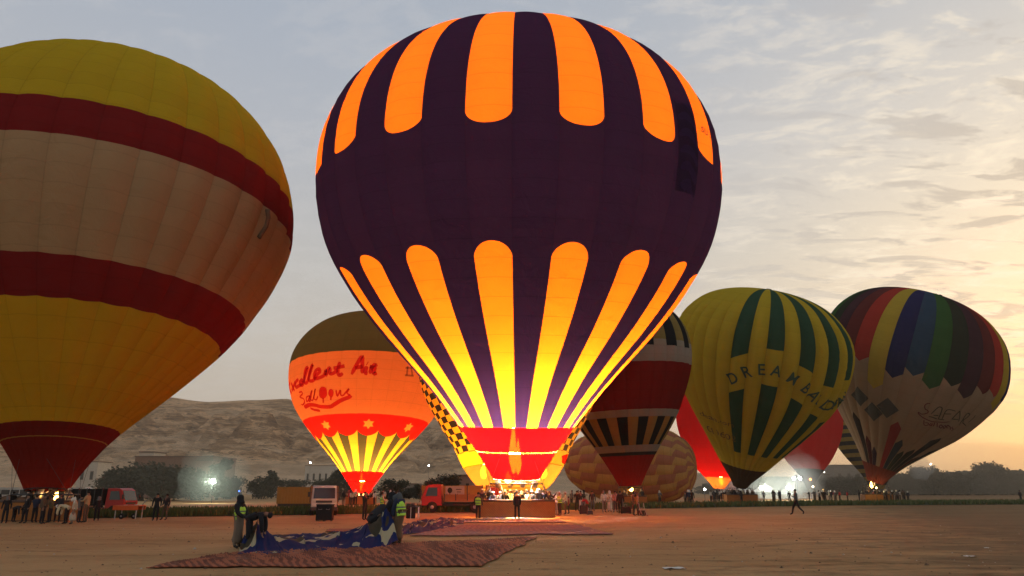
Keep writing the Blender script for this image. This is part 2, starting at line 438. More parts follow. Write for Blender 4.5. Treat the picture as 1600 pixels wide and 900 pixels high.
def basket(root, S, w, dpt, h=1.1, cells=4, zoff=None, cx=0.0, frame=True, burners=2, flame=(), fz=0.35, mouth_r=None, cables=8):
    """basket under a balloon root (root at mouth centre); z of ground = -root z"""
    gz = -S.o.z; B = S.o
    q = MB()
    for sx in (-1, 1): q.box((cx + sx * (w/2 - .05), 0, gz + h/2), (.10, dpt, h))
    for sy in (-1, 1): q.box((cx, sy * (dpt/2 - .05), gz + h/2), (w - .204, .10, h))
    q.box((cx, 0, gz + .06), (w - .2, dpt - .2, .08)); q.build('basket_wall', wicker(), root)
    for k in range(1, cells):
        x = cx - w/2 + w * k / cells; MB().box((x, 0, gz + h/2 - .02), (.07, dpt - .2, h - .05)).build('divider', wicker(), root)
    rz_ = gz + h; hw, hd = w/2 - .04, dpt/2 - .04
    MB().tube([(cx-hw, -hd, rz_), (cx+hw, -hd, rz_), (cx+hw, hd, rz_), (cx-hw, hd, rz_), (cx-hw, -hd, rz_)], .075, 8).build('rim', mat('rim_leather', (.09, .045, .025), .6), root, True)
    for sy in (-1, 1):
        MB().tube([(cx-hw, sy*hd*.98, gz+.05), (cx+hw, sy*hd*.98, gz+.05)], .07, 6).build('skid', mat('rim_leather'), root, True)
    if frame:
        fw, fd = min(w * .36, 1.7), dpt * .32; fzz = -fz + 0.0
        f = MB(); c = [(-fw, -fd), (fw, -fd), (fw, fd), (-fw, fd)]
        for i in range(4):
            a, b = c[i], c[(i + 1) % 4]; f.tube([(a[0], a[1], fzz), (b[0], b[1], fzz)], .05, 6)
        f.tube([(-fw, 0, fzz), (fw, 0, fzz)], .035, 6); f.build('burner_frame', M_dsteel, root, True)
        for i, (x, y) in enumerate(c):
            sx = 1 if x > 0 else -1; sy = 1 if y > 0 else -1
            MB().tube([(cx + sx * hw * .9, sy * hd, rz_), (x, y, fzz)], .035, 6).build('upright', mat('padded_upright', (.10, .07, .05), .8), root, True)
            MB().tube([(cx + sx * hw * .3, sy * hd, rz_), (x * .6, y, fzz)], .03, 6).build('upright', mat('padded_upright'), root, True)
        for k in range(burners):
            x = (k - (burners - 1) / 2) * .8
            MB().lathe([(.10, -.25), (.16, -.2), (.20, 0), (.22, .30), (.20, .32)], 12, (x, 0, fzz)).build('burner', M_steel, root, True)
    if cables:
        R0 = float(S.r(0.0)) if mouth_r is None else mouth_r
        for k in range(cables):
            cb = MB()
            a = 2 * pi * (k + .5) / cables; p_ = S.pts(np.array([0.055]), np.array([a]))[0]
            fx = .5 * (1 if sin(a) > 0 else -1) * (min(w*.36, 1.7) * 2); fy = .5 * (1 if -cos(a) > 0 else -1) * dpt * .64
            cb.tube([p_, (fx, fy, -fz)], .012, 4); cb.build('cable', M_dsteel, root)
def flame_mesh(h, w, seed=0):
    q = MB(); rnd = random.Random(seed)
    pr = [(.12, 0), (.32, .10), (.5, .25), (.46, .45), (.30, .68), (.13, .88), (.01, 1.0)]
    a0 = rnd.random() * 6
    q.lathe([(r_ * w, z * h) for r_, z in pr], 12, (0, 0, 0), 0, wob=lambda a, i: 1 + .18 * sin(3 * a + i * 1.3 + a0)); return q
TR={'ex':[[(-62.5,0.588),(-69.0,0.573),(-68.5,0.549),(-65.0,0.525)],[(-59.5,0.574),(-56.0,0.528)],[(-52.0,0.569),(-61.0,0.534)],[(-46.5,0.576),(-51.5,0.564),(-52.0,0.541),(-45.5,0.545),(-42.0,0.558),(-43.0,0.57),(-45.5,0.559),(-44.5,0.544),(-41.0,0.552),(-35.5,0.616),(-37.0,0.62),(-39.5,0.573),(-39.0,0.55),(-36.0,0.556),(-31.5,0.626),(-32.0,0.628),(-34.5,0.577),(-34.0,0.556),(-30.5,0.556),(-27.5,0.577),(-24.5,0.593),(-25.0,0.607),(-27.5,0.602),(-29.5,0.581),(-29.0,0.563),(-25.5,0.563),(-21.5,0.573),(-20.0,0.599),(-20.0,0.572),(-17.5,0.606),(-16.5,0.599),(-16.5,0.579),(-14.0,0.58),(-11.0,0.596)],[(-10.0,0.636),(-11.0,0.588),(-10.0,0.568),(-7.5,0.578)],[(-14.0,0.604),(-6.5,0.613)]],'air':[[(-1.5,0.57),(4.0,0.658),(5.0,0.629),(5.5,0.575)],[(0.5,0.603),(5.5,0.61)],[(8.0,0.612),(7.5,0.581),(9.0,0.575)],[(8.0,0.626),(8.5,0.624)],[(10.5,0.575),(11.5,0.617),(11.0,0.6),(13.0,0.622),(14.0,0.61)],[(13.5,0.613),(13.0,0.578),(15.0,0.581)]],'ba':[[(-48.5,0.51),(-45.0,0.511),(-45.0,0.498),(-49.0,0.488),(-45.0,0.476),(-45.5,0.458),(-49.5,0.449),(-51.5,0.457)],[(-36.0,0.483),(-40.5,0.48),(-42.5,0.461),(-39.5,0.464),(-36.0,0.483),(-39.0,0.458),(-36.5,0.465),(-33.0,0.509),(-36.5,0.473),(-34.5,0.461),(-29.5,0.513),(-33.0,0.47),(-31.0,0.461),(-28.5,0.476)],[(-24.0,0.465),(-25.0,0.442)],[(-17.0,0.468),(-18.0,0.452)],[(-12.5,0.498),(-12.0,0.468),(-9.5,0.497),(-9.5,0.476),(-7.5,0.471),(-3.0,0.502),(-4.5,0.481),(-2.0,0.471)]],'sw':[[(-48.5,0.435),(-41.5,0.442),(-34.5,0.437),(-28.5,0.426),(-20.0,0.422),(-15.0,0.432),(-9.5,0.449),(-3.5,0.461),(-2.0,0.471)],[(-41.0,0.427),(-36.5,0.415),(-31.0,0.408)]],'oo':[[(-20.0,0.488),(-20.5,0.476),(-22.0,0.466),(-23.5,0.461),(-25.0,0.462),(-26.5,0.468),(-27.0,0.479),(-26.5,0.492),(-26.0,0.504),(-25.0,0.514),(-23.5,0.519),(-22.0,0.518),(-20.5,0.512),(-20.0,0.501)],[(-14.5,0.484),(-15.0,0.475),(-15.5,0.469),(-16.5,0.465),(-17.5,0.466),(-18.5,0.47),(-19.0,0.477),(-19.0,0.486),(-18.5,0.494),(-18.0,0.501),(-17.0,0.504),(-16.0,0.504),(-15.0,0.5),(-14.5,0.493)]],'vent':[[(34.0,0.618),(39.5,0.623)],[(35.5,0.628),(36.0,0.582)],[(38.0,0.624),(40.0,0.585)],[(34.5,0.581),(41.0,0.584)]],'safari':[[(-2.0,0.406),(-0.5,0.442),(1.0,0.449),(3.0,0.442),(6.0,0.393)],[(0.0,0.404),(3.5,0.41)],[(-2.5,0.392),(-0.5,0.394),(4.5,0.393)],[(8.0,0.397),(7.0,0.446),(12.5,0.452)],[(7.5,0.426),(11.0,0.434)],[(6.0,0.395),(9.5,0.399)],[(15.0,0.411),(16.0,0.453),(17.5,0.454),(21.5,0.411)],[(15.5,0.414),(20.0,0.42)],[(25.0,0.397),(22.0,0.457),(26.0,0.456),(26.0,0.441),(24.5,0.424),(32.5,0.404)],[(31.5,0.463),(32.0,0.444),(31.5,0.421)]],'sred':[[(-6.0,0.45),(-8.0,0.447),(-9.0,0.434),(-7.5,0.42),(-5.0,0.417),(-4.5,0.405),(-8.0,0.393),(-11.0,0.397),(-9.5,0.387),(-4.0,0.378),(2.0,0.375),(8.5,0.384),(15.0,0.399)],[(-4.0,0.371),(-2.0,0.35),(0.5,0.352),(0.0,0.363),(-2.5,0.36)],[(2.0,0.367),(2.0,0.356),(4.0,0.357),(3.0,0.367),(4.5,0.357)],[(5.0,0.374),(6.5,0.356)],[(7.0,0.376),(9.0,0.357)],[(10.0,0.374),(10.0,0.363),(12.5,0.359),(12.0,0.369),(10.0,0.374)],[(13.5,0.377),(13.5,0.366),(16.0,0.362),(15.5,0.373),(13.5,0.377)],[(18.5,0.366),(16.5,0.38),(19.0,0.378),(21.5,0.364)],[(21.0,0.382),(21.0,0.375),(23.5,0.371),(23.0,0.362)]]}

FIT = {"main": [50.0, [0.2842, 2.4657, 0.0088, -0.1009, 3.4226, 2.5476, -0.3509, -0.2191, -0.1144, -0.012, 0.0449, 0.0628, 0.1013, 0.1478, 0.1848, -0.0019, 0.0231]], "excellent": [95.0, [-18.6371, 1.3407, -0.0071, 0.0657, 3.1, 2.2018, -0.5117, -0.2932, -0.1446, -0.0239, 0.0687, 0.1063, 0.174, 0.2703, 0.4095, 0.058, -0.0976]], "left": [46.0, [-27.9263, 1.7619, -0.0502, 0.1065, 3.3737, 2.6786, -0.7669, -0.5726, -0.3092, -0.1905, -0.1651, -0.1383, -0.1261, -0.0481, 0.1396, 0.0277, 0.0322]], "dream": [110.0, [32.7502, 2.2071, 0.163, -0.2908, 3.3539, 2.48, -0.7924, -0.3514, -0.2176, -0.1446, -0.0725, -0.027, 0.0582, 0.1726, 0.3392, -0.027, -0.0012]], "safari": [120.0, [56.9895, 2.9201, 0.309, -0.2423, 3.4418, 2.5195, -0.5931, -0.4154, -0.213, -0.0625, -0.0013, 0.0602, 0.1018, 0.1921, 0.3102, 0.0015, 0.081]], "maroon": [85.0, [13.1321, 2.2119, -0.0441, -0.0248, 3.0725, 2.0675, -0.124, -0.1344, -0.1119, -0.0639, -0.0623, -0.0142, 0.044, 0.0932, 0.1238, 0.0091, -0.0241]], "checker": [72.0, [0.1792, 1.8054, -0.02, 0.0772, 3.0108, 2.2737, 0.6357, 0.4193, 0.159, 0.025, -0.0329, -0.0658, -0.0809, -0.0819, -0.078, -0.0161, 0.0001]], "redleft": [150.0, [40.5207, 1.9761, 0.0653, 0.0076, 3.1312, 2.2266, -0.4261, -0.1191, 0.0727, -0.0359, -0.0818, -0.0816, -0.0524, -0.0125, 0.028, 0.0295, -0.0052]], "redright": [190.0, [73.9291, 1.9342, 0.0569, 0.0303, 3.4543, 2.1253, -0.667, -0.3009, 0.0735, 0.1453, 0.125, 0.0945, 0.0588, 0.0231, -0.0119, -0.0499, 0.0216]], "banded": [230.0, [109.9334, 1.9989, 0.0057, 0.0021, 3.3943, 2.3747, -0.1402, -0.1044, -0.0592, 0.0086, 0.0466, 0.057, 0.0528, 0.0421, 0.0295, -0.0061, 0.003]]}
SH = {k: Shape(*v) for k, v in FIT.items()}
# ======================================================================= the balloons
WARM = (1.0, .56, .22)
def balloon(key, name, label, group=None):
    S = SH[key]; r = empty(name, S.o); tag(r, label, 'hot air balloon', group); return S, r
def skirt(root, S, name, m_, t0, t1, N=24, bulge=.01, nv=6, off=0.0):
    q = []
    for k in range(N):
        pass
    me = None
    U, T = np.meshgrid(np.linspace(0, 1, N * 4 + 1), np.linspace(t0, t1, nv + 1)); PH = U * 2 * pi + R(off)
    sc = np.abs(np.sin(U * pi * N)); r_ = S.r(T); P = S.pts(T, PH, (sc * bulge - bulge * .6) * r_)
    W = N * 4 + 1
    fs = [(j * W + i, j * W + i + 1, (j + 1) * W + i + 1, (j + 1) * W + i) for j in range(nv) for i in range(W - 1)]
    me = bpy.data.meshes.new(name); me.from_pydata(P.reshape(-1, 3).tolist(), [], fs)
    uvl = me.uv_layers.new(name='UVMap'); UV = np.stack([(U * N) % 1.0, T], -1).reshape(-1, 2)
    li = np.empty(len(me.loops), int); me.loops.foreach_get('vertex_index', li); uvl.data.foreach_set('uv', UV[li].ravel())
    me.polygons.foreach_set('use_smooth', [True] * len(fs)); me.materials.append(m_)
    return link(name, me, None, root)
def mouth_ring(root, S, t, m_, rad=.05, seg=48, N=None):
    a = np.linspace(0, 2 * pi, seg + 1); P = S.pts(np.full(seg + 1, t), a); MB().tube([tuple(p_) for p_ in P], rad, 5, caps=False).build('mouth_hoop', m_, root)
def fire(root, x, y, z, h, w, st=40.0, seed=0, lampw=0.0, col=(1, .55, .16), tilt=0):
    f = flame_mesh(h, w, seed).build('flame', emission('flame_%d' % int(st), (1, .50, .10), st), root, True); f.location = (x, y, z); f.rotation_euler = (0, tilt, 0)
    if lampw: lamp('flame_light', (x, y, z + h * .5), lampw, col, .35, root)
    return f

def glowprint(name, col, k=.12, dc=None):
    m = bpy.data.materials.new(name); m.use_nodes = True; n = NT(m.node_tree); tp = n.new('ShaderNodeBsdfTransparent'); tp.inputs[0].default_value = tuple(col) + (1,)
    df = n.new('ShaderNodeBsdfDiffuse'); df.inputs[0].default_value = tuple(dc or [x * .4 for x in col]) + (1,); mx = n.new('ShaderNodeMixShader'); mx.inputs[0].default_value = k
    n.link(tp.outputs[0], mx.inputs[1]); n.link(df.outputs[0], mx.inputs[2]); n.out(mx.outputs[0]); return m
# --- main: dark purple with glowing orange fingers
S, root = balloon('main', 'hot_air_balloon', 'huge dark purple balloon with glowing orange finger stripes, lit by its burner in the centre')
ORG, PUR = (.92, .172, .0060), (.0098, .0044, .0165)
def c_main_o(n, u, v):
    x = (u - .5) * 2.0
    top = 1.0 - (v - .655) / .034; tm = (v.gt(.655) + ((x * x * .97 + (top - 0.0).mx(0.0) * (top).mx(0.0) * 0 + ((.655 - v) / .030) * ((.655 - v) / .030)).lt(1.0)) * v.lt(.656)).mn(1.0)
    low = (v.lt(.405) + ((x * x * .97 + ((v - .405) / .028) * ((v - .405) / .028)).lt(1.0)) * v.gt(.404)).mn(1.0)
    return n.mix((tm + low).mn(1.0), PUR, ORG)
MO = fabric('orange_finger_nylon', c_main_o, .62, 0.0, 32.0, .04, .2, .26, dadd=(.010, .010, .042))
MP = fabric('purple_nylon', PUR, .55, 0.0, 32.0, .04, .25, .4, dadd=(.011, .011, .048))
envelope(root, S, 34, -1.8, lambda i, mid: MP if i % 2 == 0 else MO, .110, 1.0, .020, wrinkle=.02, nu=8)
MSK = fabric('red_scoop_nylon', (.34, .0004, .0007), .6, .010, 32.0, .03, .2, .3)
skirt(root, S, 'skirt', MSK, .060, .1095, 17, .012)
skirt(root, S, 'scoop', MSK, .002, .0565, 8, .02)
skirt(root, S, 'gap_light_band', fabric('gap_light_nylon', (.20, .09, .012), .8, 0, 0), .0573, .0595, 17, .008, 1)  # added translucent band imitating light that leaks through the skirt gap
mouth_ring(root, S, .0, mat('hoop_rope', (.3, .22, .12), .8), .035)
q = MB()
for k in range(34):
    a = R(-1.8 + k * 360 / 34); q.tube([S.pts(np.array([tt]), np.array([a]))[0] for tt in (.0555, .0612)], .02, 4)
q.build('scoop_tie', mat('hoop_rope'), root)
# rip panel with its loose dark folds, and the registration painted on the next finger
def c_rip(n, u, v): return (.016, .010, .026)
MRIP = glowprint('charcoal_rip_layer', (.52, .55, .72), .25, (.02, .018, .032))
me = gore_mesh(S, 'rip_panel', .545, .72, R(41.2), R(50.2), MRIP, 10, 60, .012, wrinkle=.13, seed=3)
P_ = np.empty(len(me.vertices) * 3); me.vertices.foreach_get('co', P_); P_ = P_.reshape(-1, 3)
c_ = P_.mean(0); out_ = S.nrm(np.array([.63]), np.array([R(46)]))[0]; P_ += out_ * .04; me.vertices.foreach_set('co', P_.ravel()); link('rip_panel', me, None, root)
q = MB(); put_text(S, q, 'SU - 1', 55.6, .682, .62, -.25, 1.0, .06, 0, .01); q.build('registration_lettering', mat('dark_print', (.06, .03, .02), .8), root)
basket(root, S, 4.95, 1.7, 1.12, 6, burners=4, fz=.30)
fire(root, -.20, 0, .35, 3.4, .50, 260, 1); fire(root, .12, .3, .3, 2.4, .40, 260, 2); fire(root, -.55, -.35, -.25, .75, .45, 60, 5)
for sx_, sy_ in ((-1, -1), (1, -1), (-1, 1), (1, 1)): lamp('flame_light', (sx_ * 1.9, sy_ * .45, 4.2), 15500, (1, .50, .12), .3, root)
for z_, p_ in ((1.9, 3500), (9.0, 4500)):
    lamp('flame_light', (0, 0, z_), p_, (1, .50, .12) if z_ < 7 else WARM, .45 if z_ < 5 else .9, root)
lamp('flame_light', (0, -.5, 4.2), 19000, (.42, .66, 1), .4, root)  # added blue-white lamp, whitens the lower ends of the orange stripes
lamp('flame_light', (-.5, -.3, -.15), 230, (1, .38, .08), .22, root)

# --- left: big yellow with dark red bands
S, root = balloon('left', 'hot_air_balloon', 'big yellow and cream balloon with two dark red bands, cut by the left picture edge')
YEL, DRD, TAN = (.64, .44, .022), (.25, .017, .018), (.54, .36, .20)
def c_left(n, u, v):
    sg = ((u * pi)._m('SINE')) * .004
    c = n.mix(v.gt(.120), (.21, .016, .010), (.76, .47, .02))
    c = n.mix((v + sg).gt(.317), c, DRD); c = n.mix((v + sg).gt(.386), c, TAN); c = n.mix((v + sg).gt(.592), c, DRD); c = n.mix((v + sg).gt(.676), c, YEL)
    return n.mix(((v - .094).ab()).lt(.0009), c, (.4, .2, .04))
ML = fabric('banded_yellow_nylon', c_left, .30, 0, 28.0, .05, .35, .10)
envelope(root, S, 36, 7 - 180, lambda i, mid: ML, .0, 1.0, .022, nu=7, wrinkle=.015)
mouth_ring(root, S, .0, M_dark, .04)
MB().tube([S.pts(np.array([tt]), np.array([R(ph_)]))[0] + S.nrm(np.array([tt]), np.array([R(ph_)]))[0] * .12 for tt, ph_ in ((.585, 78), (.57, 79.5), (.55, 80), (.52, 79))], .16, 6).build('turning_vent_flap', mat('vent_cloth', (.16, .10, .06), .9), root, True)
basket(root, S, 5.2, 1.8, 1.12, 6, burners=2, fz=.25, cables=8, cx=-.6)
fire(root, .35, 0, -.75, .75, .55, 18, 9, 260, (1, .5, .18), .5); fire(root, .15, 0, -.85, .5, .4, 18, 4, tilt=.7)

# --- "Excellent Air"
S, root = balloon('excellent', 'hot_air_balloon', 'glowing orange balloon lettered Excellent Air Balloons with olive crown and red starred scallops')
OLV, SAL = (.085, .075, .03), (.86, .28, .12)
def c_exc(par, star=False):
    def f(n, u, v):
        if star:
            x = ((u - (1.0 if par == 0 else 0.0)) * 1.15).ab(); y = (v - .338) * 25.0
            a_ = (x * .866 + y * .5).mx(y * -1.0); b_ = (x * .866 - y * .5).mx(y); st_ = (a_.lt(.30) + b_.lt(.30)).mn(1.0)
        w = (u + par) * .5                      # 0..1 across one scallop
        sc = .311 - ((w * pi)._m('SINE')).mx(0.0).pw(.6) * .028
        stripe = n.mix(.0, OLV, OLV) if par == 0 else (.92, .48, .03)
        c = n.mix(v.gt(.312), stripe, (.80, .016, .008)); c = n.mix((v - sc).gt(0.0) * v.lt(.313), c, (.80, .016, .008))
        c = n.mix(v.gt(.386), c, (.86, .22, .06)); c = n.mix(v.step(.42, .66), c, SAL) if False else c
        if star: c = n.mix(st_ * ((y.ab()).lt(.7)), c, (.90, .33, .05))
        return n.mix(v.gt(.692), c, (.075, .072, .03))
    return f
MES0 = fabric('excellent_olive_star_nylon', c_exc(0, True), .58, 0, 20.0, .04, .12, .14); MES1 = fabric('excellent_yellow_star_nylon', c_exc(1, True), .58, 0, 20.0, .04, .12, .14); ME0 = fabric('excellent_olive_nylon', c_exc(0), .58, 0, 20.0, .04, .12, .14); ME1 = fabric('excellent_yellow_nylon', c_exc(1), .58, 0, 20.0, .04, .12, .14)
envelope(root, S, 32, 2.0 - 180 + 0, lambda i, mid: (MES0, MES1, ME0, ME1)[i % 4], .112, 1.0, .010)
MS2 = fabric('red_skirt_nylon', (.55, .0016, .0012), .6, .02, 20.0, .04, .2, .3)
skirt(root, S, 'skirt', MS2, .0625, .1115, 16, .012); skirt(root, S, 'scoop', MS2, .0, .058, 8, .02)
RP = mat('red_lettering', (.55, .008, .006), .8)
RP = glowprint('red_print_ink', (.80, .07, .12))
strokes(S, TR['ex'], .42, 'lettering', RP, root); strokes(S, TR['air'], .46, 'lettering', RP, root); strokes(S, TR['ba'], .20, 'lettering', RP, root)
strokes(S, TR['sw'][:1], .50, 'swoosh', RP, root); strokes(S, TR['sw'][1:], .34, 'swoosh', RP, root)
wrap_mesh(S, TR['oo'], 'balloon_emblem', RP, root, .06)
strokes(S, TR['vent'], .22, 'vent_outline', glowprint('brown_outline_film', (.55, .45, .5)), root)  # thin brown strokes along the dark outline
def star(phi, t, size):
    r0 = float(S.r(t)); return [(phi + np.degrees(size * (1 if k % 2 == 0 else .48) * sin(pi * k / 6) / r0), t + size * (1 if k % 2 == 0 else .48) * cos(pi * k / 6) / (S.L * 1.12)) for k in range(12)]
basket(root, S, 3.6, 1.4, 1.0, 4, burners=2, fz=.25)
fire(root, -.1, 0, .25, 2.5, .34, 60, 6); fire(root, .15, .1, 1.1, .7, .3, 60, 8)
for z_, p_ in ((1.1, 1800), (2.6, 3000), (5.5, 3600), (9.5, 3000)): lamp('flame_light', (0, 0, z_), p_, WARM, .45, root)
lamp('flame_light', (0, -.2, -.2), 420, (1, .42, .12), .2, root)

# --- checkered one, mostly behind the central balloon
S, root = balloon('checker', 'hot_air_balloon', 'orange balloon with black checks, mostly hidden directly behind the central purple balloon')
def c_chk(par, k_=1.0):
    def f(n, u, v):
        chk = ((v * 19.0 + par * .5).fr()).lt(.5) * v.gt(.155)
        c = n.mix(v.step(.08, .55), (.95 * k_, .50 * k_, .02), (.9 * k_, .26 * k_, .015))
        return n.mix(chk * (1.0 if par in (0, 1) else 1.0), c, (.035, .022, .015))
    return f
MC0 = fabric('check_nylon', c_chk(0), .6, 0, 20.0, .03, .12, .1); MC1 = fabric('check_nylon_b', c_chk(1), .6, 0, 20.0, .03, .12, .1)
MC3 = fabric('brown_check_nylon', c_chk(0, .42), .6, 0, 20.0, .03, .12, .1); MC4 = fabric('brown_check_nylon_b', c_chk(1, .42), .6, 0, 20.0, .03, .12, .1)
MC2 = fabric('plain_amber_nylon', lambda n, u, v: n.mix(v.step(.08, .5), (.95, .50, .02), (.9, .24, .015)), .6, 0, 20.0, .03, .12, .1)
def mchk(i, mid):
    k = i % 12
    return MC0 if k % 2 == 0 else MC1
envelope(root, S, 36, 0, lambda i, mid: ((MC3, MC4)[i % 2] if mid > 20 else (MC0, MC1)[i % 2]), .098, 1.0, .008, nv=40, nu=3)  # right-hand gores get the copies with painted shade
skirt(root, S, 'skirt', fabric('amber_skirt_nylon', (.62, .30, .05), .55, .28, 0, 0, .3), .0, .094, 12, .015)
wrap_mesh(S, [[(60, .135), (74, .15), (86, .125), (80, .104), (66, .108)]], 'red_flower_print', glowprint('scarlet_print_ink', (.9, .03, .05)), root, .06)
wrap_mesh(S, [[(70, .12), (78, .124), (82, .11), (73, .106)]], 'yellow_flower_print', glowprint('pale_print_ink', (1, .8, .6)), root, .09)
basket(root, S, 5.0, 1.6, 1.1, 4, burners=0, fz=.1, cables=6)
for x in (-2.85, 2.8):
    fire(root, x, -.3, .95, 1.5, .62, 30, 3 + int(x), 420, (1, .5, .16)); MB().lathe([(.12, -.4), (.2, 0), (.22, .3)], 10, (x, -.3, .65)).build('burner', M_steel, root)
    for s_ in (-1, 1): MB().tube([(x + s_ * .22, -.3, -.7), (x + s_ * .2, -.3, .75)], .035, 5).build('upright', mat('padded_upright'), root)
for z_, p_ in ((2.2, 2600), (5.0, 3000), (9.5, 3000)): lamp('flame_light', (0, 0, z_), p_, WARM, .5, root)

# --- maroon balloon
S, root = balloon('maroon', 'hot_air_balloon', 'unlit maroon and white banded balloon with black windows, right of the central balloon')
def c_mar(par):
    def f(n, u, v):
        blk = (.022, .022, .022); gold = (.46, .27, .08); wht = (.44, .37, .30)
        low = gold if par else blk
        c = n.mix(v.gt(.150), (.40, .015, .01), (.045, .035, .03)); c = n.mix(v.gt(.166), c, wht); c = n.mix(v.gt(.200), c, low if par == 0 else gold)
        c = n.mix(v.gt(.333), c, wht); c = n.mix(v.gt(.368), c, (.27, .013, .010)); c = n.mix(v.gt(.592), c, wht); c = n.mix(v.gt(.670), c, (.022, .026, .03) if par == 0 else (.45, .40, .30))
        return n.mix(v.gt(.70) , c, (.022, .026, .03) if par == 0 else (.36, .28, .09))
    return f
MM0 = fabric('maroon_black_nylon', c_mar(0), .42, 0, 24.0, .05, .4, .12); MM1 = fabric('maroon_gold_nylon', c_mar(1), .42, 0, 24.0, .05, .4, .12)
envelope(root, S, 30, 6 - 180, lambda i, mid: MM0 if i % 2 == 1 else MM1, 0.0, 1.0, .022, wrinkle=.02)
basket(root, S, 3.4, 1.4, 1.1, 4, burners=1, fz=.2, cables=6)
fire(root, .1, 0, -.6, .55, .45, 26, 12, 200, (1, .55, .22))
mouth_ring(root, S, .0, M_dark, .035)

# --- Dream Balloons
S, root = balloon('dream', 'hot_air_balloon', 'unlit yellow and green striped balloon lettered DREAM BALLOONS')
DY, DG = (.62, .46, .035), (.035, .10, .06)
DT = [(-31, .653, .692, .493, .528), (-9, .728, .730, .567, .565), (12, .678, .649, .526, .497), (33, .603, .596, .462, .440), (54, .632, .648, .41, .44), (76, .70, .71, .50, .53)]
def c_dream(a):
    def f(n, u, v):
        if a is None: g = None; c = n.mix(.0, DY, DY)
        else:
            ub = u * (a[2] - a[1]) + a[1]; lt_ = u * (a[4] - a[3]) + a[3]
            g = ((v - ub).gt(0.0) + (v - lt_).lt(0.0) * v.gt(.200)).mn(1.0); c = n.mix(g, DY, DG)
        return n.mix(v.gt(.115), (.075, .045, .02), c)
    return f
MDP = fabric('dream_yellow_nylon', c_dream(None), .42, 0, 22.0, .04, .5, .08)
MDS = {}
def mdream(i, mid):
    for k, a in enumerate(DT):
        if abs(mid - a[0]) < 5.2: return fabric('dream_stripe_nylon_%d' % k, c_dream(a), .42, 0, 22.0, .04, .5, .08)
    return MDP
envelope(root, S, 34, -36 + 0.0, mdream, 0.0, 1.0, .055, wrinkle=.05, nu=8)
GP = mat('green_lettering', (.035, .075, .04), .9)
q = MB()
for ch, ph_, t_, ro in (('D', -33, .570, .60), ('R', -25, .610, .45), ('E', -16.2, .634, .14), ('A', -7.5, .640, -.10), ('M', 3.2, .618, -.42), ('B', 13.0, .585, -.62), ('A', 20.0, .556, -.66), ('L', 26.5, .536, -.55), ('L', 32.5, .520, -.42), ('O', 39.0, .514, -.15), ('O', 46.5, .520, .1), ('N', 54.0, .535, .35), ('S', 61.0, .555, .5)):
    put_text(S, q, ch, ph_, t_, 2.25, ro, .88, .17, 0, .03)
q.build('lettering', GP, root)
q = MB(); put_text(S, q, 'dream.com', -52, .345, 1.05, -.05, 1.2, .07); put_text(S, q, '019602', -51, .275, 1.35, -.05, 1.2, .07); q.build('faint_lettering', mat('faint_print', (.17, .115, .02), .9), root)
mouth_ring(root, S, .0, M_dark, .035)
basket(root, S, 4.4, 1.6, 1.1, 4, burners=2, fz=.2, cables=6)

# --- Safari
S, root = balloon('safari', 'hot_air_balloon', 'unlit rainbow crowned balloon lettered SAFARI, leaning over at far right')
RB = [(.62, .44, .05), (.026, .029, .12), (.038, .085, .145), (.048, .14, .038), (.035, .045, .03), (.08, .03, .045), (.17, .03, .03), (.50, .045, .03)]
FE = {-7: None}
FEATH = [(-66, .305, (.05, .035, .03)), (-55, .215, (.10, .02, .02)), (-44, .175, (.05, .02, .04)), (-33, 0, None), (-22, .325, (.38, .03, .025)), (-11, .25, (.045, .06, .08)), (0, .20, (.05, .06, .035)), (11, .225, (.05, .05, .035)), (22, .315, (.045, .035, .03)), (33, .2, (.10, .03, .02)), (45, .26, (.04, .05, .04))]
def c_saf(ci, tip, fe):
    def f(n, u, v):
        x = ((u - .5).ab()) * 2.0
        edge = x * .030 + tip
        body = (.48, .34, .22)
        c = n.mix((v - edge).gt(0.0), body, RB[ci])
        if fe and fe[1]:
            e2 = x * -.03 + fe[1]; taper = (v * 0 + 1.0)
            c = n.mix((v - e2).lt(0.0) * (x.lt(.92)), c, fe[2])
        c = n.mix(v.lt(.085), c, (.24, .05, .03)); return c
    return f
SN = 32; off = -50.3
def msaf(i, mid):
    k = round((mid + 44.7) / 11.25); ci = k % 8; tip = .545 if k % 2 == 1 and k != 0 else .508
    tip = {0: .44, 1: .510, 2: .545, 3: .510, 4: .550, 5: .515, 6: .56, 7: .565, -1: .545}.get(k, tip)
    fe = None
    for a in FEATH:
        if abs(mid - a[0]) < 5.7: fe = a
    return fabric('safari_nylon_%d_%d' % (ci, k), c_saf(ci, tip, fe), .42, 0, 24.0, .04, .4, .10)
envelope(root, S, SN, off, msaf, 0.0, 1.0, .030, wrinkle=.03, nu=8)
def diamond(ph_, t_, a_):
    r0 = float(S.r(t_)); return [(ph_ + np.degrees(x * a_ / r0), t_ + y * a_ / (S.L * 1.1)) for x, y in ((-.1, 1), (.95, .1), (.1, -1), (-.95, -.1))]
wrap_mesh(S, [diamond(-57, .385, 1.5), diamond(-44.5, .335, 1.45), diamond(-33, .372, 1.6)], 'square_print', mat('slate_print', (.06, .055, .045), .9), root, .05)
strokes(S, TR['safari'], .16, 'lettering', mat('safari_lettering', (.07, .06, .03), .9), root, .06); strokes(S, TR['sred'], .15, 'lettering', mat('rust_lettering', (.16, .03, .025), .9), root, .07)
q = MB()
for k in range(9):
    p_ = S.pts(np.array([1.0 - .0012 * k]), np.array([R(40 + 9 * k)]))[0]; q.ball(p_, .22 + .08 * (k % 3), 1.3, 1.3, .8, 8)
q.build('crown_ropes', M_dark, root)
basket(root, S, 4.4, 1.6, 1.1, 4, burners=1, fz=.3, cables=6)
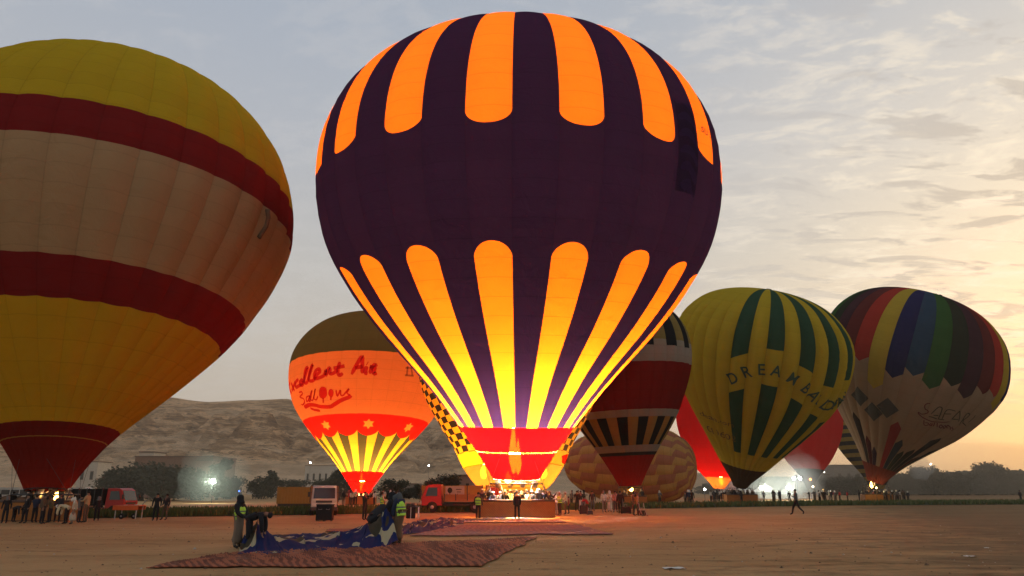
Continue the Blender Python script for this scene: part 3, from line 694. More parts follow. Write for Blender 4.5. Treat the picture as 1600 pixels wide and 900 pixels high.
fire(root, -.6, 0, -.9, 1.1, .45, 16, 13, 120, (1, .7, .4))
# --- red ones behind
S, root = balloon('redleft', 'hot_air_balloon', 'glowing bright red balloon seen between the maroon and the yellow green balloons')
MR = fabric('scarlet_nylon', lambda n, u, v: n.mix(v.gt(.095), (.6, .2, .04), (.62, .006, .006)), .6, 0, 20.0, .04, .15, .1)
envelope(root, S, 24, 3, lambda i, mid: MR, .095, 1.0, .01, nv=32, nu=4)
skirt(root, S, 'skirt', fabric('amber_skirt_nylon_b', (.55, .18, .04), .55, .15, 0, 0, .3), -.0, .090, 12, .01)
basket(root, S, 3.4, 1.5, 1.1, 4, burners=1, fz=.2, cables=4)
fire(root, .5, -.2, .7, 2.4, .8, 22, 21, 500, (1, .5, .15))
for z_, p_ in ((2.5, 1300), (6.0, 500)): lamp('flame_light', (0, 0, z_), p_, WARM, .5, root)
S, root = balloon('redright', 'hot_air_balloon', 'dull pinkish red balloon with dark hem, between the DREAM and SAFARI balloons')
MR2 = fabric('dull_red_nylon', lambda n, u, v: n.mix(v.gt(.148), (.05, .035, .03), (.60, .02, .018)), .5, 0, 20.0, .04, .2, .1)
envelope(root, S, 24, 3, lambda i, mid: MR2, .0, 1.0, .015, nv=32, nu=4)
basket(root, S, 3.4, 1.5, 1.1, 4, burners=1, fz=.2, cables=4)
fire(root, 3.2, 0, -.9, .9, .5, 8, 22)
for z_, p_ in ((6.0, 90), (12.0, 160)): lamp('flame_light', (0, 0, z_), p_, WARM, .5, root)
S, root = balloon('banded', 'hot_air_balloon', 'yellow and black banded balloon, only its lower left edge showing behind the SAFARI balloon')
MBD = fabric('yellow_band_nylon', lambda n, u, v: n.mix(((v * 13.0).fr()).gt(.5), (.40, .27, .05), (.03, .028, .035)), .4, 0, 20.0, .04, .2, .1)
envelope(root, S, 24, 3, lambda i, mid: MBD, .0, 1.0, .02, nv=32, nu=4)
basket(root, S, 3.4, 1.5, 1.1, 4, burners=1, fz=.2, cables=4)

# --- half-inflated patchwork balloon lying on its side behind the verge
c_ = at(985, 104, 0); hz = height(668, 104)
root = empty('hot_air_balloon', (c_.x, 104, 0)); tag(root, 'half inflated pink and yellow patchwork balloon lying on its side behind the maroon one', 'hot air balloon')
def c_patch(par):
    def f(n, u, v):
        k = ((v * 5.0 + u * .12 + par * .5).fr()).lt(.5); return n.mix(k, (.76, .48, .17), (.60, .27, .16))
    return f
MPa = fabric('patchwork_nylon', c_patch(0), .45, 0, 26.0, .04, .6, .25); MPb = fabric('patchwork_nylon_b', c_patch(1), .45, 0, 26.0, .04, .6, .25)
HL, HR_ = 9.0, hz / 2 * 1.0
NG = 22
Mx = Matrix.Rotation(R(-24), 3, 'Z')
for g in range(NG):
    q = []; vs = []; uvs = []; nu, nv = 6, 44
    for j in range(nv + 1):
        t_ = j / nv
        for i in range(nu + 1):
            u_ = i / nu; a = 2 * pi * (g + u_) / NG
            xx = -cos(pi * t_); rr = max(sin(pi * t_), 0) ** .72 * (1 + .10 * xx)
            cell = abs(sin((t_ * 10 + u_ * .24) * pi)) * sin(pi * u_)
            rr = rr * (1 + .045 * cell + .012 * sin(5 * a + 9 * t_))
            y_ = rr * HR_ * 1.15 * cos(a); z_ = rr * HR_ * sin(a)
            z_ = z_ + HR_ * (1.0 - .06 * xx); z_ = max(z_, .06 + .02 * (1 + sin(a * 7)))
            p_ = Mx @ Vector((xx * HL, y_, 0)); vs.append((p_.x, p_.y, z_)); uvs.append((u_, t_))
    W = nu + 1; fs = [(j * W + i, j * W + i + 1, (j + 1) * W + i + 1, (j + 1) * W + i) for j in range(nv) for i in range(nu)]
    me = bpy.data.meshes.new('gore'); me.from_pydata(vs, [], fs); ul = me.uv_layers.new(name='UVMap')
    for lp in me.loops: ul.data[lp.index].uv = uvs[lp.vertex_index]
    me.polygons.foreach_set('use_smooth', [True] * len(fs)); me.materials.append(MPa if g % 2 else MPb); link('gore', me, None, root)
lamp_in = lamp('inflation_lamp', (c_.x - 2, 104, 3.0), 0.0, WARM, .5)
bpy.data.objects.remove(lamp_in)
# ======================================================================= ground, verge, hills
def m_ground():
    m = bpy.data.materials.new('dusty_ground'); m.use_nodes = True; n = NT(m.node_tree); p = n.pos(); x, y, z = n.xyz(p)
    b = n.new('ShaderNodeBsdfPrincipled'); b.inputs['Roughness'].default_value = .95; b.inputs['Specular IOR Level'].default_value = .1
    warp = n.noise(p, .06, 3) * 3.0
    big = n.noise(n.vec(x * .5, y * 1.0, 0.0), .16, 5, .6, .4); md = n.noise(n.vec(x * .6, y * 1.2, 0.0), .9, 5, .65, .5); fi = n.noise(p, 6.0, 5, .7); gr = n.noise(p, 45.0, 3, .7)
    c = n.mix(big.step(.30, .70), (.34, .190, .078), (.44, .265, .118))
    c = n.mix((md.step(.50, .75)) * .6, c, (.19, .10, .045))
    # damp dark soil towards the near right
    dk = (x * .045 + .62 - y * .02 + md * .9 + big * .8 - 1.0).step(.28, .75)
    c = n.mix(dk * .72, c, (.085, .048, .024))
    c = n.scale(c, fi * .45 + gr * .4 + .58)
    tr = ((y * .9 + x * .05 + warp)._m('SINE')).step(.86, 1.0) * (n.noise(p, .5, 2).step(.4, .6)); c = n.scale(c, 1.0 - tr * .12)
    for a0_, k1, k2, ph_ in ((17.5, .10, .9, 0.0), (21.0, -.07, 1.3, 2.0), (29.0, .16, 1.6, 4.0), (13.2, -.12, .6, 1.0)):
        ln = y - a0_ - x * k1 - ((x * .09 + ph_)._m('SINE')) * k2
        for o_ in (-.75, .75):
            tk = 1.0 - ((ln - o_).ab()).step(.06, .26); tread = ((x * 14.0 + y * 6.0)._m('SINE')) * .25 + .75
            c = n.scale(c, 1.0 - tk * tread * .30 * n.noise(p, .4, 3).step(.35, .6))
    n.setv(b.inputs['Base Color'], c); hb = md * .5 + fi * .35 + gr * .15
    n.setv(b.inputs['Normal'], n.bump(hb, .9, .10)); n.out(b.outputs[0]); return m
def gz(x, y):
    if y > 46 or y < 1: return 0.0
    f = min(1, (46 - y) / 8) * min(1, (y - 1) / 3)
    return f * (.035 * noise.noise((x * .5, y * .8, 0)) + .018 * noise.noise((x * 2.1, y * 2.6, 3)) + .008 * noise.noise((x * 6, y * 7, 5)))
xs = [-2600, -1200, -600, -300, -150, -80, -50] + list(np.linspace(-34, 34, 171)) + [50, 80, 150, 300, 600, 1200, 2600]
ys = [-300, -60, -10, 0, 5] + list(np.linspace(8, 48, 161)) + [55, 65, 80, 100, 140, 200, 300, 500, 900, 1600, 3400]
vs = [(float(x), float(y), gz(float(x), float(y))) for y in ys for x in xs]; W = len(xs)
fs = [(j * W + i, j * W + i + 1, (j + 1) * W + i + 1, (j + 1) * W + i) for j in range(len(ys) - 1) for i in range(W - 1)]
me = bpy.data.meshes.new('ground'); me.from_pydata(vs, [], fs); me.polygons.foreach_set('use_smooth', [True] * len(fs)); g = link('ground', me, m_ground()); tag(g, kind='structure')
# stones and clods
q = MB(); rnd = random.Random(3)
for k in range(1500):
    y = 9 + 34 * rnd.random() ** 1.4; x = (rnd.random() * 2 - 1) * y * .75; s = rnd.uniform(.008, .04) * (1.9 if rnd.random() < .06 else 1)
    c = (x, y, gz(x, y) + s * .2)
    vv = [(c[0] + s * rnd.uniform(.6, 1.3) * a, c[1] + s * rnd.uniform(.6, 1.3) * b_, c[2] + s * rnd.uniform(.5, .9) * d_) for a, b_, d_ in ((1, 0, 0), (0, 1, 0), (-1, 0, 0), (0, -1, 0), (0, 0, 1))]
    q.add(vv, [(0, 1, 4), (1, 2, 4), (2, 3, 4), (3, 0, 4)], 0 if rnd.random() < .8 else 1)
tag(q.build('clods', [mat('clod_soil', (.14, .085, .05), .95), mat('pale_stone', (.42, .34, .25), .9)]), 'small clods and pebbles scattered over the bare ground', 'pebbles', kind='stuff')
for px, py, w_, lab in ((1517, 871, .30, 'flattened white scrap of litter on the dark soil at lower right'), (1543, 857, .16, 'small white scrap of litter just above the longer flattened scrap'), (1053, 889, .5, 'long pale torn sheet of litter at the bottom right of centre')):
    p_ = ground(px, py); q = MB(); rnd = random.Random(px)
    q.grid(lambda u, v: (p_.x + (u - .5) * w_, p_.y + (v - .5) * w_ * .8, p_.z + .02 + gz(p_.x, p_.y) + .05 * abs(noise.noise((u * 5 + px, v * 5, 0)))), 7, 5)
    tag(q.build('litter', M_white), lab, 'litter')
# verge of low green crop
VL = [(-200, 818), (0, 812), (320, 807), (640, 802), (930, 796), (1300, 790), (1600, 788.3), (1900, 787.3)]
VP = [ground(a, b) for a, b in VL]
def vpt(s):
    k = min(int(s), len(VP) - 2); return VP[k].lerp(VP[k + 1], s - k)
q = MB(); NV = len(VP) - 1; dist = []
def vg(u, v):
    s = u * NV * .9999; p_ = vpt(s); dd = v * 9.0
    h = .30 * min(1, v * 9) * (1 + .35 * noise.noise((p_.x * .5, dd * .6, 1)) + .25 * noise.noise((p_.x * 2, dd * 2, 1)))
    return (p_.x, p_.y + dd, h if v < .97 else .0)
q.grid(vg, 420, 18); soil = mat('crop_soil', (.045, .05, .022), .95, var=.3, scale=2)
tag(q.build('crop_verge', soil, None, True), 'low dark green crop growing in a long strip behind the bare field', 'crop', kind='stuff')
q = MB(); rnd = random.Random(11)
for k in range(20000):
    s = rnd.random() * NV * .9999; p_ = vpt(s); dd = 9.0 * rnd.random() ** 1.7; x, y = p_.x + rnd.uniform(-.1, .1), p_.y + dd
    h = rnd.uniform(.35, .68); a = rnd.random() * pi; w_ = rnd.uniform(.05, .12); lx, ly = rnd.uniform(-.12, .12), rnd.uniform(-.12, .12)
    q.add([(x - w_ * cos(a), y - w_ * sin(a), .05), (x + w_ * cos(a), y + w_ * sin(a), .05), (x + lx + w_ * .7 * cos(a), y + ly, h * .75), (x + lx * 1.5, y + ly * 1.5, h)], [(0, 1, 2), (0, 2, 3)], rnd.randrange(2))
tag(q.build('crop_leaves', [mat('crop_leaf', (.055, .085, .022), .8, var=.3), mat('crop_leaf_pale', (.09, .11, .035), .8, var=.3)]), 'upright green leaves of the low crop strip', 'crop leaves', kind='stuff')
# hills
RID = [(-400, 665), (-100, 650), (60, 640), (150, 634), (230, 624), (270, 622), (330, 628), (400, 625), (450, 623), (480, 628), (560, 634), (640, 642), (700, 650), (760, 668), (850, 690), (950, 712), (1050, 735), (1150, 752), (1300, 762)]
def ridge_h(px): 
    py = np.interp(px, [a for a, b in RID], [b for a, b in RID]); return height(float(py), 760.0)
def hill(u, v):
    px = -400 + 1700 * u; Y = 330 + 520 * v; x = (px - 800) / F * Y
    H = ridge_h(px); s = min(max((Y - 340) / 420.0, 0), 1)
    pf = .16 * min(1, s / .25) + .84 * max(0, min(1, (s - .18) / .82)) ** 1.25
    if Y > 760: pf = 1 - ((Y - 760) / 90) * .8
    nz = noise.fractal((x * .012, Y * .012, 2), .8, 2.1, 6); rg = 1 - abs(noise.noise((x * .006 + 5, Y * .010, 7)))
    ridgy = abs(noise.fractal((x * .018, Y * .03, 4), .7, 2.2, 5))
    env = s * (1 - s ** 3) * 3.0 * min(1, max(0, (735 - Y) / 160))
    h = H * pf + env * (nz * 8 + rg * 7 - 5 + ridgy * 7 + 5 * abs(noise.noise((x * .09, Y * .07, 8))) - 4 * abs(noise.noise((x * .055, Y * .02, 12))) + 6 * abs(noise.noise((x * .04, Y * .05, 3)))) * (.4 + .6 * min(1, H / 60))
    gl = noise.noise((x * .016 + .25 * noise.noise((x * .02, Y * .02, 1)), Y * .0035, 21)); h -= env * 9.0 * max(0, 1 - abs(gl) * 5) * min(1, H / 50)
    tz = 9.0; fr_ = (h / tz) % 1.0; h2 = (math.floor(h / tz) + min(1, fr_ * 1.0 / .55 if fr_ < .55 else 1)) * tz   # eroded ledges
    h = h * .62 + h2 * .38 if s < .97 else h
    return (x, Y, max(h, -2) + (noise.noise((x * .03, 3, 1)) * 1.6 if Y > 740 else 0))
m = bpy.data.materials.new('desert_hill'); m.use_nodes = True; n = NT(m.node_tree); p = n.pos(); x, y, z = n.xyz(p)
b = n.new('ShaderNodeBsdfPrincipled'); b.inputs['Roughness'].default_value = 1; b.inputs['Specular IOR Level'].default_value = 0
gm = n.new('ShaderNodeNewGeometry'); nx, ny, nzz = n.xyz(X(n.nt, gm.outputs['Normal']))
a1 = n.noise(n.vec(x * .022, y * .03, z * .12), 1.0, 8, .7, .5); a2 = n.noise(n.vec(x * .06, y * .045, z * .42), 1.0, 8, .72, .8)
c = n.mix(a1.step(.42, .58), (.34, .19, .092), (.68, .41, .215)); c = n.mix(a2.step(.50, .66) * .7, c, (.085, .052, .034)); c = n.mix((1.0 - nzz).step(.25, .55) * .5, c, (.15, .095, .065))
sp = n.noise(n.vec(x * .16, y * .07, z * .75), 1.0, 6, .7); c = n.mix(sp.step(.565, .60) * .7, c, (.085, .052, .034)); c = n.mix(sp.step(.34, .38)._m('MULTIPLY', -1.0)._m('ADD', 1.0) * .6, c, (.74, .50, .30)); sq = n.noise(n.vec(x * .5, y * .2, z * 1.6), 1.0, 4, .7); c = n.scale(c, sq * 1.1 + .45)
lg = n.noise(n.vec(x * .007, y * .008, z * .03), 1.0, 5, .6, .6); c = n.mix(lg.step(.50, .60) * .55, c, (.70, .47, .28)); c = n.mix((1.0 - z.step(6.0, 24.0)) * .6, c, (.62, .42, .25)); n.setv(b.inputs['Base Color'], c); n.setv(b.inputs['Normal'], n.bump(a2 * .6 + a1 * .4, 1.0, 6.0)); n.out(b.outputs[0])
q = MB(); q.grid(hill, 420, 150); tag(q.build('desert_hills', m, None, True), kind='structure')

# ======================================================================= trees
M_bark = mat('bark', (.06, .045, .03), .95)
LEAF = [mat('leaf_dark', (.028, .032, .016), .8, var=.35, scale=.6), mat('leaf_mid', (.040, .043, .021), .8, var=.3, scale=.6), mat('leaf_dusty', (.065, .058, .034), .85, var=.3, scale=.6)]
def tree_parts(seed, H, W, kind):
    rnd = random.Random(seed); q = MB(); th = H * (.14 if kind != 'bush' else .06)
    lean = rnd.uniform(-.06, .06) * H
    q.tube([(0, 0, -.1), (lean * .3, 0, th * .5), (lean, 0, th), (lean * 1.2, .1, H * .62)], [H * .032, H * .024, H * .019, H * .008], 7)
    lobes = []
    nb = 20 if kind != 'tall' else 11
    for k in range(nb):
        a = rnd.random() * 6.283; rr = W * .5 * sqrt(rnd.random()) * .85; zz = th + (H - th) * rnd.uniform(.02, .86)
        if kind == 'flat': zz = H * rnd.uniform(.62, .86)
        if kind == 'tall': rr *= .55; zz = th + (H - th) * (k + .6) / nb
        c = Vector((lean + rr * cos(a), rr * sin(a), zz)); sz = W * rnd.uniform(.16, .27) * (1 - .35 * (zz - th) / (H - th))
        lobes.append((c, sz)); mid = Vector((lean * .9, 0, th * .9)).lerp(c, .5) + Vector((0, 0, H * .03)); q.tube([(lean * .8, 0, th * .8), mid, c], [H * .014, H * .009, H * .004], 5)
    tm = q.mesh('trunk', M_bark, True)
    q = MB()
    for c, sz in lobes:
        for k in range(190):
            d_ = Vector((rnd.gauss(0, 1), rnd.gauss(0, 1), rnd.gauss(0, .8))).normalized() * sz * rnd.uniform(.35, 1.12) * (1 + .3 * rnd.random())
            p_ = c + d_; s = rnd.uniform(.16, .38) * (H / 7) ** .5; n1 = Vector((rnd.gauss(0, 1), rnd.gauss(0, 1), rnd.gauss(0, 1))).normalized(); n2 = n1.orthogonal().normalized(); n3 = n1.cross(n2)
            q.add([p_ - n2 * s, p_ + n3 * s * .6, p_ + n2 * s, p_ - n3 * s * .6], [(0, 1, 2, 3)], min(2, max(0, int(rnd.gauss(.7 + .5 * (d_.z / sz), .7)))))
    return tm, q.mesh('crown', LEAF)
TV = {}
def tree(px, Y, ytop, width_px, kind='round', seed=0, label=None, group='trees behind the field', name='tree', sq=1.0):
    H = height(ytop, Y); Wd = width_px * Y / F
    key = (kind, seed % 3)
    if key not in TV: TV[key] = tree_parts(17 + seed % 3 * 5 + len(kind), 8.0, 8.0 if kind != 'tall' else 5.0, kind)
    tm, cm = TV[key]; w0 = 8.0 if kind != 'tall' else 5.0
    r = empty(name, at(px, Y, 0), random.Random(seed * 7 + int(px)).random() * 6.28); r.scale = (Wd / w0 * 1.05, Wd / w0 * 1.05, H / 8.0 * 1.03)
    link('trunk', tm, None, r); link('crown', cm, None, r); tag(r, label, 'tree', group); return r
TL = [
 (178, 128, 736, 62, 'round', 0, 'broad dark tree behind the red truck cab at the left'),
 (222, 132, 716, 80, 'round', 1, 'tallest dark tree in front of the mud brick block'),
 (262, 126, 728, 74, 'round', 2, 'dense dark tree in the middle of the clump below the mud brick block'),
 (300, 134, 740, 58, 'round', 0, 'dark tree at the right end of the clump, next to the mud brick block corner'),
 (338, 140, 722, 50, 'tall', 1, 'tall thin tree right behind the bright floodlight at left'),
 (360, 150, 745, 34, 'round', 2, 'small round tree just right of the left floodlight'),
 (408, 150, 744, 40, 'bush', 0, 'low bushy tree over the white van roofs'),
 (424, 160, 738, 26, 'tall', 2, 'slim pointed tree behind the yellow container'),
 (452, 155, 750, 48, 'bush', 1, 'wide low tree directly above the yellow container'),
 (505, 150, 746, 46, 'round', 1, 'dark tree rising behind the white truck cab'),
 (530, 138, 737, 44, 'round', 0, 'dark tree touching the left side of the orange balloon skirt'),
 (612, 140, 749, 44, 'round', 2, 'dark tree touching the right side of the orange balloon skirt'),
 (640, 150, 762, 40, 'bush', 0, 'low hedge like tree left of the red tipper truck'),
 (692, 112, 737, 52, 'round', 1, 'round dark tree standing above the red tipper truck bed'),
 (664, 150, 757, 36, 'bush', 2, 'small low tree just behind the red tipper truck cab'),
]
for a in TL: tree(*a[:6], label=a[6])
rt = random.Random(5)
xs_ = list(range(1108, 1640, 17))
for i, px in enumerate(xs_):
    py = np.interp(px, [1100, 1180, 1230, 1290, 1340, 1400, 1440, 1480, 1520, 1560, 1600], [752, 742, 738, 740, 736, 735, 722, 727, 731, 726, 730]) + rt.uniform(5, 11)
    tree(px + rt.uniform(-5, 5), 282 + rt.uniform(-25, 25), py, rt.uniform(30, 46), rt.choice(['round', 'round', 'bush']), i, 'dusty tree in the long hazy tree line behind the right half of the field', 'trees of the hazy tree line at right')
tree(1447, 268, 725, 34, 'round', 1, 'taller tree crown breaking the hazy tree line beside the white smoke', 'trees of the hazy tree line at right')
tree(1554, 268, 724, 46, 'flat', 2, 'flat topped tree standing above the hazy tree line near the right edge', 'trees of the hazy tree line at right')
q = MB()
def thick(u, v):
    px = 1095 + 640 * u; x = (px - 800) / F * 315; base = height(float(np.interp(px, [1095, 1200, 1400, 1500, 1735], [755, 744, 742, 733, 732])), 282)
    return (x, 315 + 10 * v, base * (0 if v == 0 else (1 + .10 * noise.noise((x * .3, v * 4, 0)) + .08 * noise.noise((x * 1.1, v * 9, 0)))) if v < .9 else 0)
q.grid(thick, 300, 8); tag(q.build('far_woods', mat('woods_mass', (.05, .052, .032), .9, var=.4, scale=.25)), 'far continuous band of woods filling in behind the tree line', 'woods', kind='stuff')
for (x0, x1, Y, ya, yb, nn) in ((330, 700, 190, 758, 764, 26), (0, 330, 200, 756, 764, 16)):
    pass
# ======================================================================= buildings
def block(name, px0, px1, Y, ytop, dep, m_, label, cat='building', wins=0, z0=None, roof=True, door=False):
    xa, xb = at(px0, Y).x, at(px1, Y).x; H = height(ytop, Y) - (z0 or 0); cx_ = (xa + xb) / 2; w_ = xb - xa
    r = empty(name, (cx_, Y, z0 or 0)); MB().box((0, dep / 2, H / 2), (w_, dep, H)).build('wall', m_, r)
    if roof:
        MB().box((0, dep / 2, H + .12), (w_ + .3, dep + .3, .24)).build('roof', mat('roof_mud', (.16, .11, .08), .95), r)
    for k in range(wins):
        x = -w_ / 2 + w_ * (k + .5) / wins
        f = MB().box((x, -.03, H * .6), (w_ / wins * .34, .1, H * .26)).build('window', mat('window_frame', (.14, .10, .07), .8), r)
        MB().box((x, -.09, H * .6), (w_ / wins * .28, .04, H * .21)).build('pane', M_glass, f)
    if door: MB().box((w_ * .3, -.04, 1.0), (1.0, .1, 2.0)).build('door', mat('door_wood', (.09, .06, .04), .7), r)
    tag(r, label, cat); return r
M_mud = mat('mud_brick', (.21, .125, .085), .95, var=.22, scale=.5, bump=.3, bscale=2)
M_plast = mat('pale_plaster', (.46, .40, .32), .9, var=.12, scale=.6)
M_gplast = mat('grey_plaster', (.22, .18, .15), .95, var=.15, scale=.5)
block('mud_brick_building', 203, 326, 165, 714, 14, M_mud, 'wide flat mud brick block behind the dark trees at left', wins=7)
block('mud_brick_building', 300, 326, 160, 720, 5, mat('warm_brick', (.26, .135, .09), .95, var=.2), 'narrow reddish brick corner block at the right end of the wide block', wins=1)
block('rooftop_room', 209, 232, 175, 707, 6, M_plast, 'small pale room standing on the mud brick block roof', wins=2)
block('white_house', 116, 146, 230, 722, 8, M_plast, 'small white house on the slope right of the yellow balloon skirt', wins=2)
block('long_white_wall', 474, 522, 330, 728, 6, M_plast, 'long low whitewashed building at the foot of the desert hill', wins=5)
block('white_house', 385, 400, 300, 757, 6, M_plast, 'tiny pale house left of the yellow container trees', wins=1)
block('flat_roofed_house', 706, 738, 120, 744, 8, M_gplast, 'grey white house behind the flatbed truck, left of the central burner', wins=2)
block('flat_roofed_house', 628, 652, 170, 757, 6, M_gplast, 'low flat roofed house left of the round dark tree', wins=2)
block('concrete_building', 1308, 1352, 290, 727, 14, M_gplast, 'square grey building above the trees under the rainbow balloon', wins=3)
block('concrete_building', 1260, 1300, 285, 742, 10, M_gplast, 'low grey building half hidden by trees left of the square one', wins=3)
block('mud_bank', -60, 128, 60, 776.5, 2.0, mat('bank_soil', (.19, .12, .075), .95, var=.2), 'low mud wall behind the crew under the yellow balloon', 'wall', roof=False)
# small dark tomb openings on the hill and hill houses are cut into ledges
for k, (px, py, w_) in enumerate(((340, 648, 2.6), (466, 667, 3.0), (418, 642, 2.0), (300, 690, 2.2), (560, 700, 2.4))):
    Y = 560; z_ = height(py, Y)
# white tents
def tent(px0, px1, Y, ytop, lab):
    xa, xb = at(px0, Y).x, at(px1, Y).x; w_ = xb - xa; H = height(ytop, Y); r = empty('tent', ((xa + xb) / 2, Y, 0))
    q = MB()
    def f(u, v):
        a = u * 2 * pi; rr = w_ / 2 * (1 - v) ** 1.35 + .02; k = 1 / max(abs(cos(a)), abs(sin(a))) ** .8
        return (rr * k * cos(a), rr * k * sin(a), H * .42 + (H * .58) * v)
    q.grid(f, 32, 8); q.build('canopy', mat('tent_canvas', (.62, .58, .48), .8), r, True)
    for sx in (-1, 1):
        for sy in (-1, 1): MB().tube([(sx * w_ * .42, sy * w_ * .42, 0), (sx * w_ * .42, sy * w_ * .42, H * .46)], .06, 5).build('pole', M_steel, r)
    tag(r, lab, 'tent')
tent(1128, 1156, 160, 746, 'white peaked tent just right of the red balloon skirt'); tent(1150, 1180, 170, 760, 'low white tent between the peaked tent and the DREAM balloon mouth'); tent(1178, 1216, 165, 755, 'white tent right under the DREAM balloon, left of the floodlight'); tent(1212, 1240, 175, 764, 'small white tent left of the walking man')

# ======================================================================= vehicles
def wheel(parent, x, y, r_=.42, w_=.26, ax='y'):
    q = MB(); q.lathe([(r_ * .55, -w_/2), (r_ * .92, -w_/2), (r_, -w_ * .3), (r_, w_ * .3), (r_ * .92, w_/2), (r_ * .55, w_/2)], 18)
    o = q.build('wheel', M_rubber, parent, True); o.rotation_euler = (pi/2, 0, 0); o.location = (x, y, r_)
    h = MB().lathe([(r_ * .18, -w_ * .55), (r_ * .5, -w_ * .42), (r_ * .52, w_ * .42), (r_ * .2, w_ * .56)], 12).build('rim', M_steel, o, True); return o
def van(px, Y, rz, m_, lab):
    r = empty('minivan', at(px, Y), rz)       # long axis x, front at -x
    L_, W_, H_ = 4.9, 1.8, 2.05
    prof = [(-2.42, .38), (-2.45, .85), (-2.25, 1.05), (-1.55, 1.92), (-1.2, 2.05), (2.3, 2.05), (2.44, 1.85), (2.45, .38)]
    vs = [(x, s_ * W_/2 * (1 if z_ < 1.2 else .93), z_) for s_ in (-1, 1) for x, z_ in prof]; n_ = len(prof)
    fs = [tuple(range(n_ - 1, -1, -1)), tuple(range(n_, 2 * n_))] + [(i, (i + 1) % n_, n_ + (i + 1) % n_, n_ + i) for i in range(n_)]
    MB().add(vs, fs).build('body', m_, r)
    for s_ in (-1, 1):
        for x0, x1 in ((-1.45, -.75), (-.62, .30), (.42, 1.32), (1.44, 2.25)):
            MB().box(((x0 + x1) / 2, s_ * (W_/2 * .945 + .012), 1.52), (x1 - x0, .03, .52)).build('window', M_glass, r)
    MB().add([(-1.60, -.74, 1.84), (-1.60, .74, 1.84), (-2.21, .80, 1.12), (-2.21, -.80, 1.12)], [(0, 1, 2, 3)]).build('windscreen', M_glass, r).location = (-.02, 0, .02)
    for x in (-1.55, 1.45):
        for s_ in (-1, 1): wheel(r, x, s_ * .82, .34, .22)
    for s_ in (-1, 1): MB().box((-2.46, s_ * .62, .78), (.06, .28, .2)).build('headlight', mat('headlight_glass', (.6, .6, .55), .2), r)
    MB().box((-2.48, 0, .45), (.12, 1.7, .2)).build('bumper', M_dsteel, r)
    tag(r, lab, 'van', 'vans parked behind the field'); return r
M_vanw = mat('dusty_van_white', (.40, .38, .33), .6, var=.25)
van(14, 88, .05, M_vanw, 'white minivan at the left picture edge behind the crew'); van(62, 90, -.35, M_vanw, 'white minivan in the middle of the three, behind the small flame'); van(100, 86, .1, M_vanw, 'white minivan right of the small flame, nearest the dark trees')
van(356, 185, .3, mat('dusty_silver', (.22, .19, .16), .6), 'dull silver minivan under the left floodlight'); van(414, 180, pi, mat('dusty_white', (.34, .30, .25), .6), 'dusty white minivan left of the yellow container')
def truck(px, Y, rz, m_, lab, bed='flat', bedm=None, L_=6.4, bedc=None, sc=1.0):
    r = empty('truck', at(px, Y), rz); r.scale = (sc, sc, sc)
    bedm = bedm or m_
    prof = [(-L_/2, .55), (-L_/2 - .02, 1.15), (-L_/2 + .32, 2.05), (-L_/2 + .55, 2.2), (-L_/2 + 1.55, 2.2), (-L_/2 + 1.62, .55)]
    vs = [(x, s_ * .95 * (1 if z_ < 1.4 else .92), z_) for s_ in (-1, 1) for x, z_ in prof]; n_ = len(prof)
    cab = MB().add(vs, [tuple(range(n_ - 1, -1, -1)), tuple(range(n_, 2 * n_))] + [(i, (i + 1) % n_, n_ + (i + 1) % n_, n_ + i) for i in range(n_)]).build('cab', m_, r)
    bv = cab.modifiers.new('b', 'BEVEL'); bv.width = .05; bv.segments = 2
    x0 = -L_/2
    MB().add([(x0 + .0, -.80, 1.25), (x0 + .0, .80, 1.25), (x0 + .31, .76, 2.02), (x0 + .31, -.76, 2.02)], [(0, 1, 2, 3)]).build('windscreen', M_glass, r).location = (-.03, 0, 0)
    for s_ in (-1, 1):
        MB().add([(x0 + .30, s_ * .965, 1.3), (x0 + 1.25, s_ * .965, 1.3), (x0 + 1.25, s_ * .90, 1.98), (x0 + .52, s_ * .90, 1.98)], [(0, 1, 2, 3)]).build('side_window', M_glass, r)
        MB().box((x0 - .04, s_ * .68, .82), (.08, .36, .2)).build('headlight', mat('headlight_glass'), r)
        MB().box((x0 - .02, s_ * 1.14, 1.55), (.10, .14, .36)).build('mirror', M_dsteel, r); MB().tube([(x0 + .1, s_ * .93, 1.7), (x0 - .0, s_ * 1.12, 1.66)], .02, 4).build('mirror_arm', M_dsteel, r)
    MB().box((x0 - .08, 0, .5), (.14, 1.9, .26), bev=.03).build('bumper', M_dsteel, r); MB().box((x0 - .03, 0, 1.02), (.05, 1.2, .16)).build('grille', M_dsteel, r)
    MB().box((.4, 0, .62), (L_ - .9, .8, .16)).build('chassis', M_dsteel, r)
    bx0, bx1 = x0 + 1.8, L_/2; bc = (bx0 + bx1) / 2; bw = bx1 - bx0
    MB().box((bc, 0, .92), (bw, 2.1, .14)).build('bed_floor', bedm, r)
    hh = .42 if bed == 'flat' else 1.15
    for s_ in (-1, 1):
        MB().box((bc, s_ * 1.02, 1.0 + hh/2), (bw, .06, hh)).build('side_board', bedc or bedm, r)
    for x in (bx0 + .03, bx1 - .03): MB().box((x, 0, 1.0 + hh/2), (.06, 1.98, hh)).build('end_board', bedc or bedm, r)
    for k in range(5):
        x = bx0 + bw * k / 4
        for s_ in (-1, 1): MB().box((min(max(x, bx0 + .05), bx1 - .05), s_ * 1.075, 1.0 + hh/2), (.08, .05, hh + .1)).build('stake', M_dsteel, r)
    for x in (x0 + .85, L_/2 - 1.3):
        for s_ in (-1, 1): wheel(r, x, s_ * .86, .44, .28)
    tag(r, lab, 'truck'); return r
truck(714, 63, .0, M_rpaint, 'red cab truck with brown side boards, facing left beside the central basket', 'flat', M_bpaint, 5.6)
t2 = truck(722, 70, pi, M_bpaint, 'brown boxed truck behind the red one carrying a pale banner', 'high', mat('amber_board', (.40, .20, .05), .7), 7.4)
